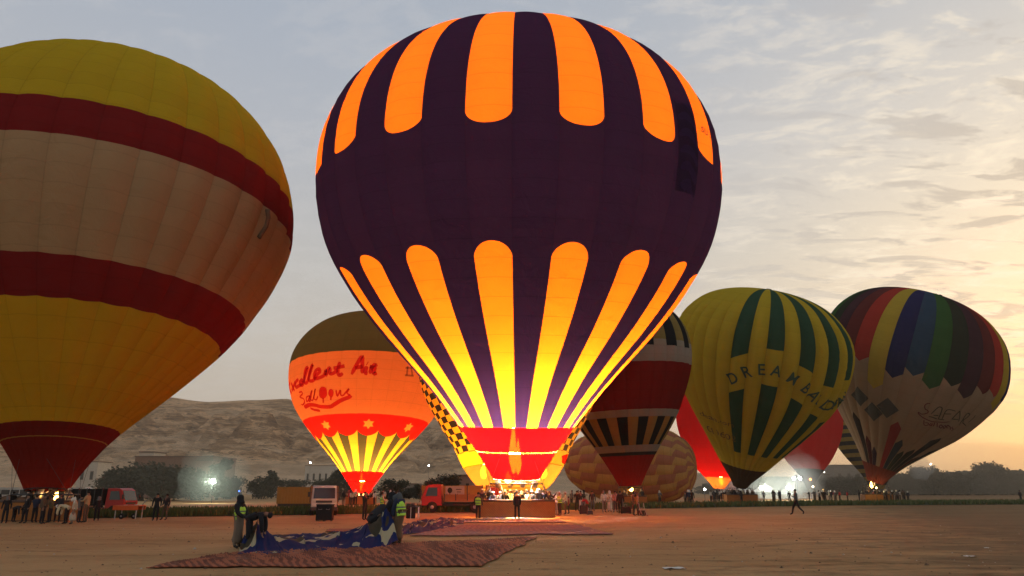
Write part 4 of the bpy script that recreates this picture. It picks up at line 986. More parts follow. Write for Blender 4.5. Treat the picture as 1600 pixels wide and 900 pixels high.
q = MB().box((0, 0, 0), (1.7, .04, .95)); bn = q.build('banner', mat('banner_cloth', (.52, .42, .36), .8), t2); bn.location = (.6, 1.12, 1.62)
q = MB(); q.ball((.45, .03, .12), .22, 1, .12, 1.15, 10); q.tube([(.45, .03, -.1), (.45, .03, -.25)], .04, 5); q.build('balloon_logo', M_dark, bn)
for k, w_ in enumerate((.5, .36)): MB().box((-.35, .03, .2 - k * .22), (w_, .03, .06)).build('print_line', M_dark, bn)
truck(505, 58, pi/2 + .24, M_wpaint, 'white cab truck facing the camera behind the black crates', 'high', M_bpaint, 6.0, sc=.95)
truck(160, 54.0, pi - .12, M_rpaint, 'red cab truck facing right beside the crew at left, dark boarded bed', 'high', M_black, 4.6, sc=.86)
# yellow container
r = empty('container', at(464, 84)); tag(r, 'faded yellow ribbed container behind the field, left of the white truck', 'container')
MB().box((0, 0, 1.2), (3.9, 2.2, 1.75)).build('shell', mat('dusty_yellow', (.34, .19, .04), .7), r)
for k in range(12): MB().box((-1.8 + k * .327, -1.13, 1.2), (.12, .06, 1.6)).build('rib', mat('dusty_yellow'), r)
MB().box((0, 0, .2), (3.7, 2.0, .3)).build('skid_frame', M_dsteel, r)
# orange handcart / trailer at left
r = empty('trailer', at(200, 49.5)); tag(r, 'flat orange topped trailer with white legs right of the red truck at left', 'trailer')
MB().box((0, 0, .80), (1.65, 1.0, .07)).build('deck', M_opaint, r); MB().box((0, -.50, .66), (1.6, .05, .24), top=(1, 1)).build('side_panel', M_opaint, r); MB().box((0, .50, .66), (1.6, .05, .24)).build('side_panel', M_opaint, r)
for x in (-.66, .66):
    for y in (-.4, .4): MB().tube([(x, y, 0), (x, y, .76)], .035, 6).build('leg', M_wpaint, r)
for x in (-.3, .5): wheel(r, x, -.3, .17, .1)
MB().tube([(.8, 0, .85), (1.02, 0, 1.12), (1.12, 0, 1.15)], .03, 6).build('handle', M_steel, r)
# black crates in front of the white truck
for px, lab in ((501, 'tall black crate in front of the white truck, left of the pair'), (513, 'tall black crate in front of the white truck, right of the pair')):
    p_ = ground(px, 814); r = empty('crate', p_); tag(r, lab, 'crate', 'black crates in front of the white truck')
    MB().box((0, 0, .48), (.50, .50, .86), bev=.02).build('body', M_black, r); MB().box((0, 0, .93), (.53, .53, .06), bev=.01).build('lid', M_dark, r)
    for s_ in (-1, 1): MB().box((s_ * .20, 0, .03), (.06, .4, .06)).build('runner', M_dsteel, r)
    MB().tube([(-.1, -.27, .7), (-.1, -.30, .66), (.1, -.30, .66), (.1, -.27, .7)], .012, 4).build('handle', M_steel, r)
# lights on masts
def floodlight(px, py, Y, power, rad, lab, col=(.85, 1.0, .80), heads=1, st=60):
    z_ = height(py, Y); r = empty('floodlight', at(px, Y, 0)); r.location.x = at(px, Y, z_).x; tag(r, lab, 'floodlight')
    MB().tube([(0, .15, 0), (0, .15, z_)], .035, 6).build('mast', M_dsteel, r)
    for k in range(heads):
        x = (k - (heads - 1) / 2) * 1.7 * rad * 2
        MB().box((x, .12, z_), (rad * 1.7, .16, rad * 1.7), bev=.03).build('lamp_housing', M_dsteel, r)
        b_ = MB().ball((x, -.06, z_), rad * .8, 1, .5, 1, 12).build('lamp_lens', emission('flood_lens_%d_%d' % (int(col[2] * 100), int(col[0] * 100)), col, st), r, True)
    lamp('flood_glow', (0, -rad - .3, z_), power, col, rad * .6, r); return r
floodlight(333, 752, 105, 1300, .42, 'bright greenish white floodlight on a mast behind the field at left')
floodlight(1190, 762, 132, 1500, .34, 'bright white floodlight low under the DREAM balloon, left of the pair', (.95, 1, .88))
floodlight(1231.5, 762, 132, 1500, .36, 'bright white floodlight low, just left of the walking man', (.95, 1, .88))
floodlight(1245, 747.5, 140, 1500, .34, 'high twin floodlight above the walking man', (.92, .97, 1), 2)
floodlight(485, 723, 320, 300, .42, 'small distant white lamp on the hillside over the long white building', (.9, 1, 1), st=20)
floodlight(670, 727.5, 330, 300, .42, 'small distant white lamp on the slope left of the checked balloon', (.9, 1, 1), st=20)
floodlight(374, 767.5, 100, 60, .12, 'small blue lamp behind the field near the left floodlight', (.08, .2, 1), st=5)
floodlight(1266, 749, 150, 90, .3, 'dim orange lamp right of the twin floodlight', (1, .35, .08), st=6)
floodlight(1270, 760.5, 150, 120, .2, 'small warm lamp below the dim orange lamp', (1, .75, .5), st=20)
floodlight(1101, 764.5, 110, 160, .2, 'small white lamp left of the red balloon skirt', (1, .95, .9), st=25)
floodlight(1454, 725.5, 240, 100, .3, 'tiny white lamp in the hazy tree line beside the smoke', (1, .95, .85), st=12)
floodlight(1288, 738, 280, 60, .25, 'tiny white lamp on the low grey building roof', (1, .95, .85), st=10)
floodlight(1369, 762, 118, 60, .14, 'small yellow lamp at the SAFARI balloon basket', (1, .8, .3), st=20)
# ======================================================================= mats and cloth on the ground
def m_matcloth(name, a, b_, sc):
    m = bpy.data.materials.new(name); m.use_nodes = True; n = NT(m.node_tree); u, v = n.uv(); co = n.pos()
    w = ((u * sc + v * sc * .5 + n.noise(co, .6, 3) * 1.6)._m('SINE')).step(-.5, .6); nz = n.noise(co, 1.2, 5, .65)
    c = n.mix(w * .6 + nz * .3, a, b_); c = n.mix(nz.step(.58, .72) * .6, c, (.22, .13, .085)); c = n.scale(c, n.noise(co, 14, 4) * .8 + .6)
    b = n.new('ShaderNodeBsdfPrincipled'); b.inputs['Roughness'].default_value = .9; n.setv(b.inputs['Base Color'], c); n.out(b.outputs[0]); return m
def ground_mat(quad, label, m_, nu, nv, amp, waves, seed, skew=0.0):
    c = [ground(*p_) for p_ in quad]   # near-left near-right far-right far-left
    vs = []; uv = []
    for j in range(nv + 1):
        for i in range(nu + 1):
            u, v = i / nu, j / nv; e = .022 * noise.noise((u * 3, v * 7, seed)); uu = u + e * (1 if u < .5 else .8); vv = v + .05 * noise.noise((u * 7, seed, v * 1.5)) + .012 * noise.noise((u * 30, seed, v))
            p_ = (c[0] * (1 - uu) + c[1] * uu) * (1 - vv) + (c[3] * (1 - uu) + c[2] * uu) * vv
            edge = min(1, min(u, 1 - u) * 30, min(v, 1 - v) * 14)
            w = .5 + .5 * sin(2 * pi * (u * waves * .62 + skew * v * waves * .03 + .9 * noise.noise((u * 3.5, v * 1.2, seed + 1))))
            z = .05 + edge * (amp * w ** 1.5 * (.6 + .8 * abs(noise.noise((u * 11, v * 7, seed)))) + amp * .16 * noise.noise((u * 60, v * 12, 2)))
            vs.append((p_.x, p_.y, max(z, .03) + gz(p_.x, p_.y))); uv.append((u, v))
    W = nu + 1; fs = [(j * W + i, j * W + i + 1, (j + 1) * W + i + 1, (j + 1) * W + i) for j in range(nv) for i in range(nu)]
    me = bpy.data.meshes.new('ground_mat'); me.from_pydata(vs, [], fs); ul = me.uv_layers.new(name='UVMap')
    li = np.empty(len(me.loops), int); me.loops.foreach_get('vertex_index', li); ul.data.foreach_set('uv', np.array(uv)[li].ravel())
    me.polygons.foreach_set('use_smooth', [True] * len(fs)); o = link('ground_mat', me, m_)
    s_ = o.modifiers.new('s', 'SOLIDIFY'); s_.thickness = .02; s_.offset = -1
    tag(o, label, 'ground mat', 'woven mats spread on the ground'); return o
MMat = m_matcloth('woven_red_mat', (.085, .022, .010), (.42, .125, .050), 240); MMat2 = m_matcloth('woven_pink_mat', (.17, .062, .05), (.32, .135, .095), 160)
ground_mat([(228, 889), (752, 886), (838, 841), (352, 868)], 'rippled dark red striped mat in the near foreground under the blue cloth', MMat, 420, 46, .09, 74, 1, 10)
ground_mat([(640, 839), (958, 836), (905, 822), (700, 822)], 'flat pinkish mat lying just beyond the rippled dark red mat', MMat2, 160, 20, .02, 40, 5)
ground_mat([(690, 817.5), (885, 817.5), (872, 810.5), (705, 810.5)], 'reddish mat spread right in front of the central basket', MMat2, 120, 12, .03, 50, 8)
ground_mat([(508, 832), (700, 832), (690, 827), (515, 828)], 'narrow reddish mat strip behind the blue cloth', MMat, 60, 8, .02, 20, 9)
m = bpy.data.materials.new('blue_white_nylon'); m.use_nodes = True; n = NT(m.node_tree); u, v = n.uv(); co = n.pos()
w = (v * 4.0 + n.noise(n.vec(u * 5.0, v * 2.0, 0), 1.6, 2, .5) * 1.6 - .25).fr(); k = (n.noise(n.vec(u * 10, v * 5, 4.2), 1.0, 2, .5)).gt(.50)
c = n.mix(w.gt(.66) * k, (.010, .017, .068), (.34, .29, .17))
ob_ = n.noise(n.vec(u * 4, v * 3, 8.2), 1.2, 2); c = n.mix(ob_.gt(.60), c, (.045, .035, .02))
b = n.new('ShaderNodeBsdfPrincipled'); b.inputs['Roughness'].default_value = .85; b.inputs['Specular IOR Level'].default_value = .1; n.setv(b.inputs['Base Color'], c); n.out(b.outputs[0]); M_cloth = m
def cloth(name, path, label, nu, nv, lift=None, seed=0, m_=None):
    """path: list of (px_near, py_near, px_far, py_far, height)"""
    pts = [(ground(a[0], a[1]), ground(a[2], a[3]), a[4]) for a in path]; vs = []; uv = []
    for j in range(nv + 1):
        for i in range(nu + 1):
            u, v = i / nu, j / nv; s = u * (len(pts) - 1); k_ = min(int(s), len(pts) - 2); f = s - k_; f = f * f * (3 - 2 * f)
            A = pts[k_][0].lerp(pts[k_ + 1][0], f); B = pts[k_][1].lerp(pts[k_ + 1][1], f); h = pts[k_][2] * (1 - f) + pts[k_ + 1][2] * f
            wob = .12 * noise.noise((u * 9, v * 3, seed))
            p_ = A.lerp(B, v + wob * (v * (1 - v) * 4 + .25)); Lx = u * 14.0
            r1 = abs(noise.noise((Lx * .55, v * 3.2 + Lx * .22, seed + 1))); r2 = 1 - abs(noise.noise((Lx * 1.3 + v * 2, v * 5.5, seed + 2))) * 2; r3 = noise.noise((Lx * 3.5, v * 10, seed + 3))
            body = sin(pi * min(1, max(0, v))) ** .6 if 0 < v < 1 else 0
            z = .62 * h * body * (.35 + .9 * r1 + .45 * max(0, r2)) + .05 * r3 * body + .03
            vs.append(Vector((p_.x + .05 * noise.noise((Lx * 2, v * 6, 9)), p_.y, max(z, .025) + gz(p_.x, p_.y)))); uv.append((u, v))
    if lift: lift(vs, uv)
    W = nu + 1; fs = [(j * W + i, j * W + i + 1, (j + 1) * W + i + 1, (j + 1) * W + i) for j in range(nv) for i in range(nu)]
    me = bpy.data.meshes.new(name); me.from_pydata([tuple(q_) for q_ in vs], [], fs); ul = me.uv_layers.new(name='UVMap')
    li = np.empty(len(me.loops), int); me.loops.foreach_get('vertex_index', li); ul.data.foreach_set('uv', np.array(uv)[li].ravel())
    me.polygons.foreach_set('use_smooth', [True] * len(fs)); o = link(name, me, m_ or M_cloth); tag(o, label, 'balloon cloth'); return o
HANDL = ground(398, 858) + Vector((0, 0, .70)); HANDR = ground(604, 852) + Vector((-.05, -.05, 1.02))
def lift_main(vs, uv):
    for tgt, wd_, sh in ((HANDL, .75, 1.5), (HANDR, 1.15, 1.5)):
        for q_ in vs:
            d_ = sqrt((q_.x - tgt.x) ** 2 + ((q_.y - tgt.y) * .8) ** 2)
            if d_ < wd_ * 2.2:
                f = max(0, 1 - d_ / (wd_ * 2.2)) ** sh; q_.z += (tgt.z - .05) * f ** 1.15
                q_.x += (tgt.x - q_.x) * f * .55; q_.y += (tgt.y - q_.y) * f * .55
cloth('deflated_envelope', [(372, 874, 372, 850, .12), (400, 872, 398, 842, .30), (440, 870, 420, 838, .30), (480, 868, 470, 838, .36), (520, 866, 520, 835, .40), (560, 862, 560, 834, .42), (595, 862, 590, 832, .5), (625, 858, 612, 834, .25)],
      'crumpled blue and white balloon cloth pulled up between two groups of workers', 260, 70, lift_main, 1)
cloth('deflated_envelope', [(610, 838, 622, 826, .3), (640, 835, 650, 820, .42), (670, 832, 680, 814, .48), (702, 826, 706, 810.5, .30), (724, 822, 726, 811, .10)],
      'twisted blue cloth tail lying behind the workers towards the central basket', 150, 40, None, 7)
cloth('deflated_envelope', [(706, 817, 712, 811, .14), (760, 815, 765, 810, .12), (820, 812.5, 822, 809.3, .10), (850, 811, 850, 809, .05)],
      'flat dark blue cloth strip in front of the central basket', 90, 14, None, 12)

# ======================================================================= people
BASEJ = dict(pelvis=(0, 0, .93), waist=(0, .0, 1.08), chest=(0, 0, 1.32), neck=(0, 0, 1.50), head=(0, -.015, 1.60), top=(0, -.005, 1.68),
 shl=(-.18, 0, 1.42), ell=(-.25, .02, 1.14), wrl=(-.26, -.06, .90), hal=(-.26, -.09, .81), shr=(.18, 0, 1.42), elr=(.25, .02, 1.14), wrr=(.26, -.06, .90), har=(.26, -.09, .81),
 hil=(-.09, 0, .88), knl=(-.11, -.02, .49), anl=(-.12, .01, .09), tol=(-.13, -.16, .045), hir=(.09, 0, .88), knr=(.11, -.02, .49), anr=(.12, .01, .09), tor=(.13, -.16, .045))
RAD = dict(pelvis=(.155, .12), waist=(.145, .11), chest=(.165, .12), neck=(.058, .062), head=(.080, .098), top=(.055, .068), shl=(.078, .075), shr=(.078, .075), ell=(.056, .056), elr=(.056, .056), wrl=(.042, .04), wrr=(.042, .04), hal=(.042, .025), har=(.042, .025),
 hil=(.10, .10), hir=(.10, .10), knl=(.072, .075), knr=(.072, .075), anl=(.055, .055), anr=(.055, .055), tol=(.042, .035), tor=(.042, .035))
EDG = [('pelvis', 'waist'), ('waist', 'chest'), ('chest', 'neck'), ('neck', 'head'), ('head', 'top'), ('chest', 'shl'), ('shl', 'ell'), ('ell', 'wrl'), ('wrl', 'hal'), ('chest', 'shr'), ('shr', 'elr'), ('elr', 'wrr'), ('wrr', 'har'), ('pelvis', 'hil'), ('hil', 'knl'), ('knl', 'anl'), ('anl', 'tol'), ('pelvis', 'hir'), ('hir', 'knr'), ('knr', 'anr'), ('anr', 'tor')]
SLOT = {'head': 0, 'top': 0, 'neck': 0, 'hal': 0, 'har': 0, 'hil': 2, 'hir': 2, 'knl': 2, 'knr': 2, 'anl': 2, 'anr': 2, 'tol': 3, 'tor': 3}
ARMF = dict(ell=(-.24, -.10, 1.16), wrl=(-.14, -.34, 1.18), hal=(-.10, -.42, 1.20), elr=(.24, -.10, 1.16), wrr=(.14, -.34, 1.18), har=(.10, -.42, 1.20))
ARMLOW = dict(ell=(-.24, -.08, 1.14), wrl=(-.14, -.30, .98), hal=(-.10, -.38, .95), elr=(.24, -.08, 1.14), wrr=(.14, -.30, .98), har=(.10, -.38, .95))
ARMUP = dict(elr=(.24, -.22, 1.34), wrr=(.16, -.42, 1.56), har=(.14, -.46, 1.65), ell=(-.24, -.14, 1.20), wrl=(-.08, -.36, 1.30), hal=(-.02, -.42, 1.34))
WALK = dict(knl=(-.10, -.20, .52), anl=(-.10, -.30, .12), tol=(-.10, -.46, .06), knr=(.10, .12, .50), anr=(.10, .42, .22), tor=(.10, .34, .08), ell=(-.25, .14, 1.16), wrl=(-.24, .12, .94), hal=(-.24, .06, .87), elr=(.24, -.06, 1.16), wrr=(.18, -.28, 1.22), har=(.15, -.36, 1.28))
def bendj(a, armdown=True):
    d_ = {}
    for k_ in ('waist', 'chest', 'neck', 'head', 'top', 'shl', 'shr'):
        x, y, z = BASEJ[k_]; z0 = z - .93; d_[k_] = (x, -.0 + y - sin(a) * z0 + 0.10, .93 + cos(a) * z0)
    for s_, sx in (('l', -1), ('r', 1)):
        sh = d_['sh' + s_]; d_['el' + s_] = (sh[0] + sx * .03, sh[1] - .04, sh[2] - .27); d_['wr' + s_] = (sh[0], sh[1] - .06, sh[2] - .51); d_['ha' + s_] = (sh[0] - sx * .02, sh[1] - .08, sh[2] - .60)
    d_['head'] = (0, d_['neck'][1] - .10, d_['neck'][2] - .05); d_['top'] = (0, d_['neck'][1] - .18, d_['neck'][2] - .07); d_['pelvis'] = (0, .10, .92)
    return d_
SIT = dict(pelvis=(0, .1, .50), waist=(0, .08, .64), chest=(0, .02, .90), neck=(0, -.02, 1.08), head=(0, -.05, 1.18), top=(0, -.05, 1.26), shl=(-.18, .0, 1.0), shr=(.18, .0, 1.0), ell=(-.24, -.06, .74), elr=(.24, -.06, .74), wrl=(-.18, -.28, .64), wrr=(.18, -.28, .64), hal=(-.14, -.36, .62), har=(.14, -.36, .62), hil=(-.09, .06, .48), hir=(.09, .06, .48), knl=(-.12, -.36, .50), knr=(.12, -.36, .50), anl=(-.12, -.38, .09), anr=(.12, -.38, .09), tol=(-.12, -.54, .045), tor=(.12, -.54, .045))
POSES = dict(stand={}, hold=ARMF, low=ARMLOW, phone=ARMUP, walk=WALK, bend=bendj(1.35), lean=dict(bendj(.20), **{}), sit=SIT, shift=dict(pelvis=(.03, 0, .93), knl=(-.14, -.08, .49), anl=(-.18, -.06, .09), tol=(-.22, -.22, .045), wrl=(-.20, -.14, .96), hal=(-.14, -.20, .98)))
PM = {}
def skin_eval(vs, es, rr, sub, root):
    me = bpy.data.meshes.new('b'); me.from_pydata(vs, es, []); o = bpy.data.objects.new('b', me); COL.objects.link(o)
    sk = o.modifiers.new('s', 'SKIN'); sk.use_smooth_shade = True; sk.branch_smoothing = .3
    for i, r_ in enumerate(rr): me.skin_vertices[0].data[i].radius = r_
    me.skin_vertices[0].data[root].use_root = True
    if sub: sb = o.modifiers.new('u', 'SUBSURF'); sb.levels = sub; sb.render_levels = sub
    dg = bpy.context.evaluated_depsgraph_get(); r_ = bpy.data.meshes.new_from_object(o.evaluated_get(dg)); bpy.data.objects.remove(o); bpy.data.meshes.remove(me); return r_
def body_mesh(pose, detail=False):
    key = (pose, detail)
    if key in PM: return PM[key]
    J = dict(BASEJ); J.update(POSES[pose]); names = list(J); idx = {k_: i for i, k_ in enumerate(names)}
    vs = [Vector(J[k_]) for k_ in names]; es = [(idx[a], idx[b_]) for a, b_ in EDG]; rr = [RAD[k_] for k_ in names]; sl_ = [(idx[a], idx[b_], SLOT.get(b_, 1)) for a, b_ in EDG]
    if detail:
        for s_, sx in (('l', 1), ('r', -1)):
            w_ = vs[idx['wr' + s_]]; h_ = vs[idx['ha' + s_]]; d_ = (h_ - w_).normalized(); side = Vector((1, 0, 0)); side = (side - d_ * side.dot(d_)).normalized(); nrm_ = d_.cross(side)
            for f in range(4):
                b0 = len(vs); o_ = side * (.027 - .018 * f); ln = (.052, .060, .056, .044)[f]
                vs += [h_ + o_ + d_ * .035, h_ + o_ * 1.15 + d_ * (.035 + ln * .6) + nrm_ * .008 * sx, h_ + o_ * 1.15 + d_ * (.03 + ln) + nrm_ * .03 * sx]
                rr += [(.011, .011), (.010, .010), (.008, .008)]; es += [(idx['ha' + s_], b0), (b0, b0 + 1), (b0 + 1, b0 + 2)]; sl_ += [(b0, b0 + 1, 0), (b0 + 1, b0 + 2, 0)]
            b0 = len(vs); vs += [w_ + d_ * .045 + side * .035, w_ + d_ * .075 + side * .058, w_ + d_ * .105 + side * .062]; rr += [(.013, .013), (.012, .012), (.009, .009)]
            m_ = b0; es += [(idx['wr' + s_], b0), (b0, b0 + 1), (b0 + 1, b0 + 2)]; sl_ += [(b0, b0 + 1, 0), (b0 + 1, b0 + 2, 0)]
        hd = vs[idx['head']]; tp = (vs[idx['top']] - hd).normalized(); fw = Vector((0, -1, 0)); fw = (fw - tp * fw.dot(tp)).normalized()
        b0 = len(vs); vs += [hd + fw * .085 + tp * .01]; rr += [(.016, .018)]; es += [(idx['head'], b0)]; sl_ += [(idx['head'], b0, 0)]
    me = skin_eval([tuple(q_) for q_ in vs], es, rr, 1, idx['pelvis'])
    # sort faces into skin / top / trousers / shoes by nearest bone
    co = np.array([p_.center[:] for p_ in me.polygons]); best = np.full(len(co), 1e9); sl = np.zeros(len(co), int)
    for a, b_, s_ in sl_:
        A = np.array(vs[a][:]); B = np.array(vs[b_][:]); ab = B - A; t_ = np.clip(((co - A) @ ab) / (ab @ ab + 1e-12), 0, 1); dd = np.linalg.norm(co - A - t_[:, None] * ab, axis=1)
        u_ = dd < best; best[u_] = dd[u_]; sl[u_] = s_
    me.materials.clear()
    for m_ in (M_skin, M_dark, M_dark, M_shoe): me.materials.append(m_)
    me.polygons.foreach_set('material_index', sl); me.polygons.foreach_set('use_smooth', [True] * len(co)); PM[key] = me; return me
def cloth_piece(pose, kind):
    key = (pose, kind)
    if key in PM: return PM[key]
    J = dict(BASEJ); J.update(POSES[pose]); V = lambda k_: Vector(J[k_])
    hd, tp, nk = V('head'), V('top'), V('neck'); ax = (tp - hd).normalized(); q = MB()
    def along(pts, rads, seg=14, sy=.78):
        q.tube(pts, rads, seg)
    rot = Vector((0, 0, 1)).rotation_difference(ax).to_matrix()
    if kind == 'hair':
        for a_ in range(1):
            base = len(q.v); q.lathe([(.01, .075), (.045, .070), (.078, .045), (.092, .005), (.090, -.035), (.060, -.06)], 12, (0, 0, 0), 0, .92, 1.05)
            for i in range(base, len(q.v)): p_ = Vector(q.v[i]); p_.y += .018; q.v[i] = tuple(rot @ p_ + hd + ax * .045)
    elif kind == 'cap':
        q.lathe([(.01, .085), (.06, .078), (.090, .045), (.096, .0), (.098, -.02)], 12, (0, 0, 0), 0, .95, 1.08); q.box((0, -.13, -.01), (.13, .10, .015))
        q.v = [tuple(rot @ Vector(p_) + hd + ax * .05) for p_ in q.v]
    elif kind == 'scarf':
        q.lathe([(.01, .105), (.06, .10), (.105, .06), (.115, .0), (.11, -.07), (.125, -.12), (.15, -.17), (.10, -.19)], 14, (0, 0, 0), 0, .95, 1.05)
        q.v = [tuple(rot @ (Vector(p_) + Vector((0, .03, 0))) + hd + ax * .02) for p_ in q.v]
    elif kind == 'gown':
        kn = (V('knl') + V('knr')) / 2; an = (V('anl') + V('anr')) / 2
        me = skin_eval([tuple(p_) for p_ in (V('waist') - (V('waist') - V('pelvis')) * .4, V('pelvis'), kn + Vector((0, 0, .2)), kn, an + Vector((0, 0, .05)))], [(0, 1), (1, 2), (2, 3), (3, 4)], [(.165, .14), (.185, .155), (.17, .15), (.17, .15), (.185, .17)], 2, 1)
        for v_ in me.vertices:
            a_ = atan2(v_.co.y - an.y, v_.co.x - an.x); f = 1 + .09 * sin(6 * a_) * max(0, .95 - v_.co.z); v_.co.x *= f; v_.co.y = an.y + (v_.co.y - an.y) * f
        PM[key] = me; return me
    elif kind in ('vest', 'jacket', 'robe'):
        x = {'vest': .07, 'jacket': .05, 'robe': .03}[kind]
        vs = [V('pelvis') + Vector((0, 0, -.03)), V('waist'), V('chest'), V('chest').lerp(nk, .62), V('shl').lerp(V('chest'), .12), V('shr').lerp(V('chest'), .12)]
        g_ = .028 if kind == 'vest' else 0.0; rr = [(.185 + g_, .15 + g_), (.170 + x * .3, .135 + g_), (.185 + x * .3, .145 + g_), (.10 + g_, .09 + g_), (.10 + g_, .098 + g_), (.10 + g_, .098 + g_)]; es = [(0, 1), (1, 2), (2, 3), (2, 4), (2, 5)]
        if kind != 'vest':
            vs += [V('ell'), V('elr'), V('wrl'), V('wrr')]; rr += [(.075, .075)] * 2 + [(.062, .062)] * 2; es += [(4, 6), (5, 7), (6, 8), (7, 9)]
        if kind == 'robe':
            kn = (V('knl') + V('knr')) / 2; an = (V('anl') + V('anr')) / 2; b0 = len(vs)
            vs += [kn + Vector((0, 0, .2)), kn, an + Vector((0, 0, .06))]; rr += [(.19, .17), (.20, .19), (.24, .23)]; es += [(0, b0), (b0, b0 + 1), (b0 + 1, b0 + 2)]
        me = skin_eval([tuple(q_) for q_ in vs], es, rr, 2, 1)
        for v_ in me.vertices:       # folds
            a_ = atan2(v_.co.y, v_.co.x); k_ = .012 if kind != 'robe' else .016 * max(.4, 1.3 - v_.co.z)
            f = 1 + k_ / .18 * sin(7 * a_ + v_.co.z * 5); c = Vector((0, v_.co.y * 0, 0))
            if abs(v_.co.x) < .3: v_.co.x *= f; v_.co.y += (f - 1) * .15 * (1 if v_.co.y > 0 else -1)
        PM[key] = me; return me
    elif kind == 'beard':
        q.ball((0, 0, 0), .05, 1, .8, 1, 8); q.v = [tuple(rot @ (Vector(p_) + Vector((0, -.06, -.06))) + hd) for p_ in q.v]
    me = q.mesh(kind, [], True); PM[key] = me; return me
M_hiviz = None
def m_vest(name, col):
    if name in MATS: return MATS[name]
    m = bpy.data.materials.new(name); m.use_nodes = True; n = NT(m.node_tree); co = n.coord('Object'); x, y, z = n.xyz(co)
    band = ((z - 1.02).ab()).lt(.022) ; band2 = ((z - 1.18).ab()).lt(.022); k = (band + band2).mn(1.0)
    b = n.new('ShaderNodeBsdfPrincipled'); b.inputs['Roughness'].default_value = .7; n.setv(b.inputs['Base Color'], n.scale(n.mix(k, col, (.10, .12, .10)), n.noise(co, 9, 3) * .4 + .8)); n.out(b.outputs[0]); MATS[name] = m; return m
M_vest = m_vest('high_visibility_cloth', (.42, .70, .05)); M_ovest = m_vest('orange_vest_cloth', (.70, .16, .03))
def person(loc, rz, pose='stand', top=None, legs=None, wear=(), hair='hair', skin=None, h=1.72, detail=False, label=None, group=None):
    r = empty('person', loc, rz); s_ = h / 1.72; r.scale = (s_, s_, s_)
    b_ = link('body', body_mesh(pose, detail), None, r)
    for i, m_ in enumerate((skin or M_skin, top or M_dark, legs or M_dark, M_shoe)): b_.material_slots[i].link = 'OBJECT'; b_.material_slots[i].material = m_
    for kind, m_ in wear:
        base = 'vest' if kind == 'vest' else kind; c = link({'vest': 'vest', 'jacket': 'jacket', 'robe': 'robe', 'gown': 'gown'}[base], cloth_piece(pose, kind), None, r)
        me = c.data
        if len(me.materials) == 0: me.materials.append(m_)
        c.material_slots[0].link = 'OBJECT'; c.material_slots[0].material = m_
    if hair:
        hk, hm = hair if isinstance(hair, tuple) else (hair, M_hair); c = link({'hair': 'hair', 'cap': 'cap', 'scarf': 'headscarf'}[hk], cloth_piece(pose, hk), None, r)
        if len(c.data.materials) == 0: c.data.materials.append(hm)
        c.material_slots[0].link = 'OBJECT'; c.material_slots[0].material = hm
    tag(r, label, 'person', group); return r
def gp(px, py): p_ = ground(px, py); return Vector((p_.x, p_.y, gz(p_.x, p_.y)))
RT, LF, AW, TO = pi / 2, -pi / 2, pi, 0.0     # facing right, left, away, towards the camera
M_rb = mat('grey_brown_robe', (.17, .135, .10), .95); M_rb2 = mat('brown_robe', (.135, .085, .045), .95)
person(gp(369, 857.5), RT - .25, 'low', M_black, M_rb, (('jacket', M_black), ('gown', M_rb), ('vest', M_vest)), ('scarf', M_black), h=1.64, detail=True, label='worker in yellow green vest and black headscarf, leftmost at the blue cloth')
person(gp(386, 860), RT + .05, 'bend', M_black, M_black, (('jacket', M_black),), ('hair', M_black), h=1.74, detail=True, label='man in black bending down over the left end of the blue cloth')
person(gp(621, 852), LF - .55, 'lean', M_navy, M_rb2, (('jacket', M_navy), ('gown', M_rb2), ('vest', M_vest)), ('scarf', mat('grey_scarf', (.07, .08, .085), .9)), h=1.78, detail=True, label='worker in yellow green vest and brown robe holding the right end of the blue cloth')
person(gp(609, 849), LF - .1, 'low', M_black, M_black, (('jacket', M_black),), ('scarf', M_black), h=1.74, detail=True, label='dark clad worker half hidden behind the right vest worker, arms forward')
person(gp(569, 813), RT - .5, 'phone', M_black, M_black, (), 'hair', h=1.72, label='man in black raising a hand in front of the orange balloon skirt')
person(gp(596, 809), RT + .3, 'hold', M_cream, M_brown, (('vest', M_vest),), 'hair', h=1.66, label='man in yellow vest standing behind the two right hand cloth workers')
person(gp(747, 812), AW - .3, 'stand', M_dark, M_black, (('vest', M_vest),), 'hair', h=1.66, label='worker in yellow vest at the left end of the central basket')
person(gp(808, 812), AW, 'lean', M_black, M_black, (('jacket', M_black),), 'hair', h=1.66, label='man in black leaning on the middle of the central basket')
person(gp(875, 806), LF + .5, 'hold', M_cream, M_dark, (('vest', M_vest),), ('cap', M_white), h=1.68, label='worker in yellow vest and pale cap at the right end of the central basket')
person(gp(884, 804), LF, 'hold', M_cream, M_brown, (), ('cap', M_white), h=1.66, label='worker in cream shirt right behind the vest worker at the basket right end')
person(gp(868, 805), RT + .3, 'shift', M_white, M_grey, (), ('scarf', M_white), h=1.55, label='figure in white robe touching the central basket right corner')
person(gp(889, 803), LF, 'stand', mat('rust_cloth', (.28, .08, .04), .9), M_dark, (), 'hair', h=1.3, label='child in rust coloured top right of the cream shirted worker')
person(gp(902, 799), TO, 'stand', M_black, M_dark, (), 'hair', label='first of the two dark standing men between basket and red jacket')
person(gp(908, 799), TO + .4, 'shift', M_dark, M_white, (), 'hair', label='man in pale trousers just left of the red jacket person')
wr = person(gp(914, 800) + Vector((0, 0, .0)), .6, 'sit', M_red, M_dark, (('jacket', M_red),), 'hair', label='person in bright red jacket seated by the black bags')
person(gp(926, 799), TO, 'stand', M_dark, M_grey, (), 'hair', label='grey and dark figure just right of the red jacket person')
person(gp(944, 801), .3, 'stand', M_white, M_brown, (), ('scarf', M_grey), label='pale shirted person at the left post of the metal barrier')
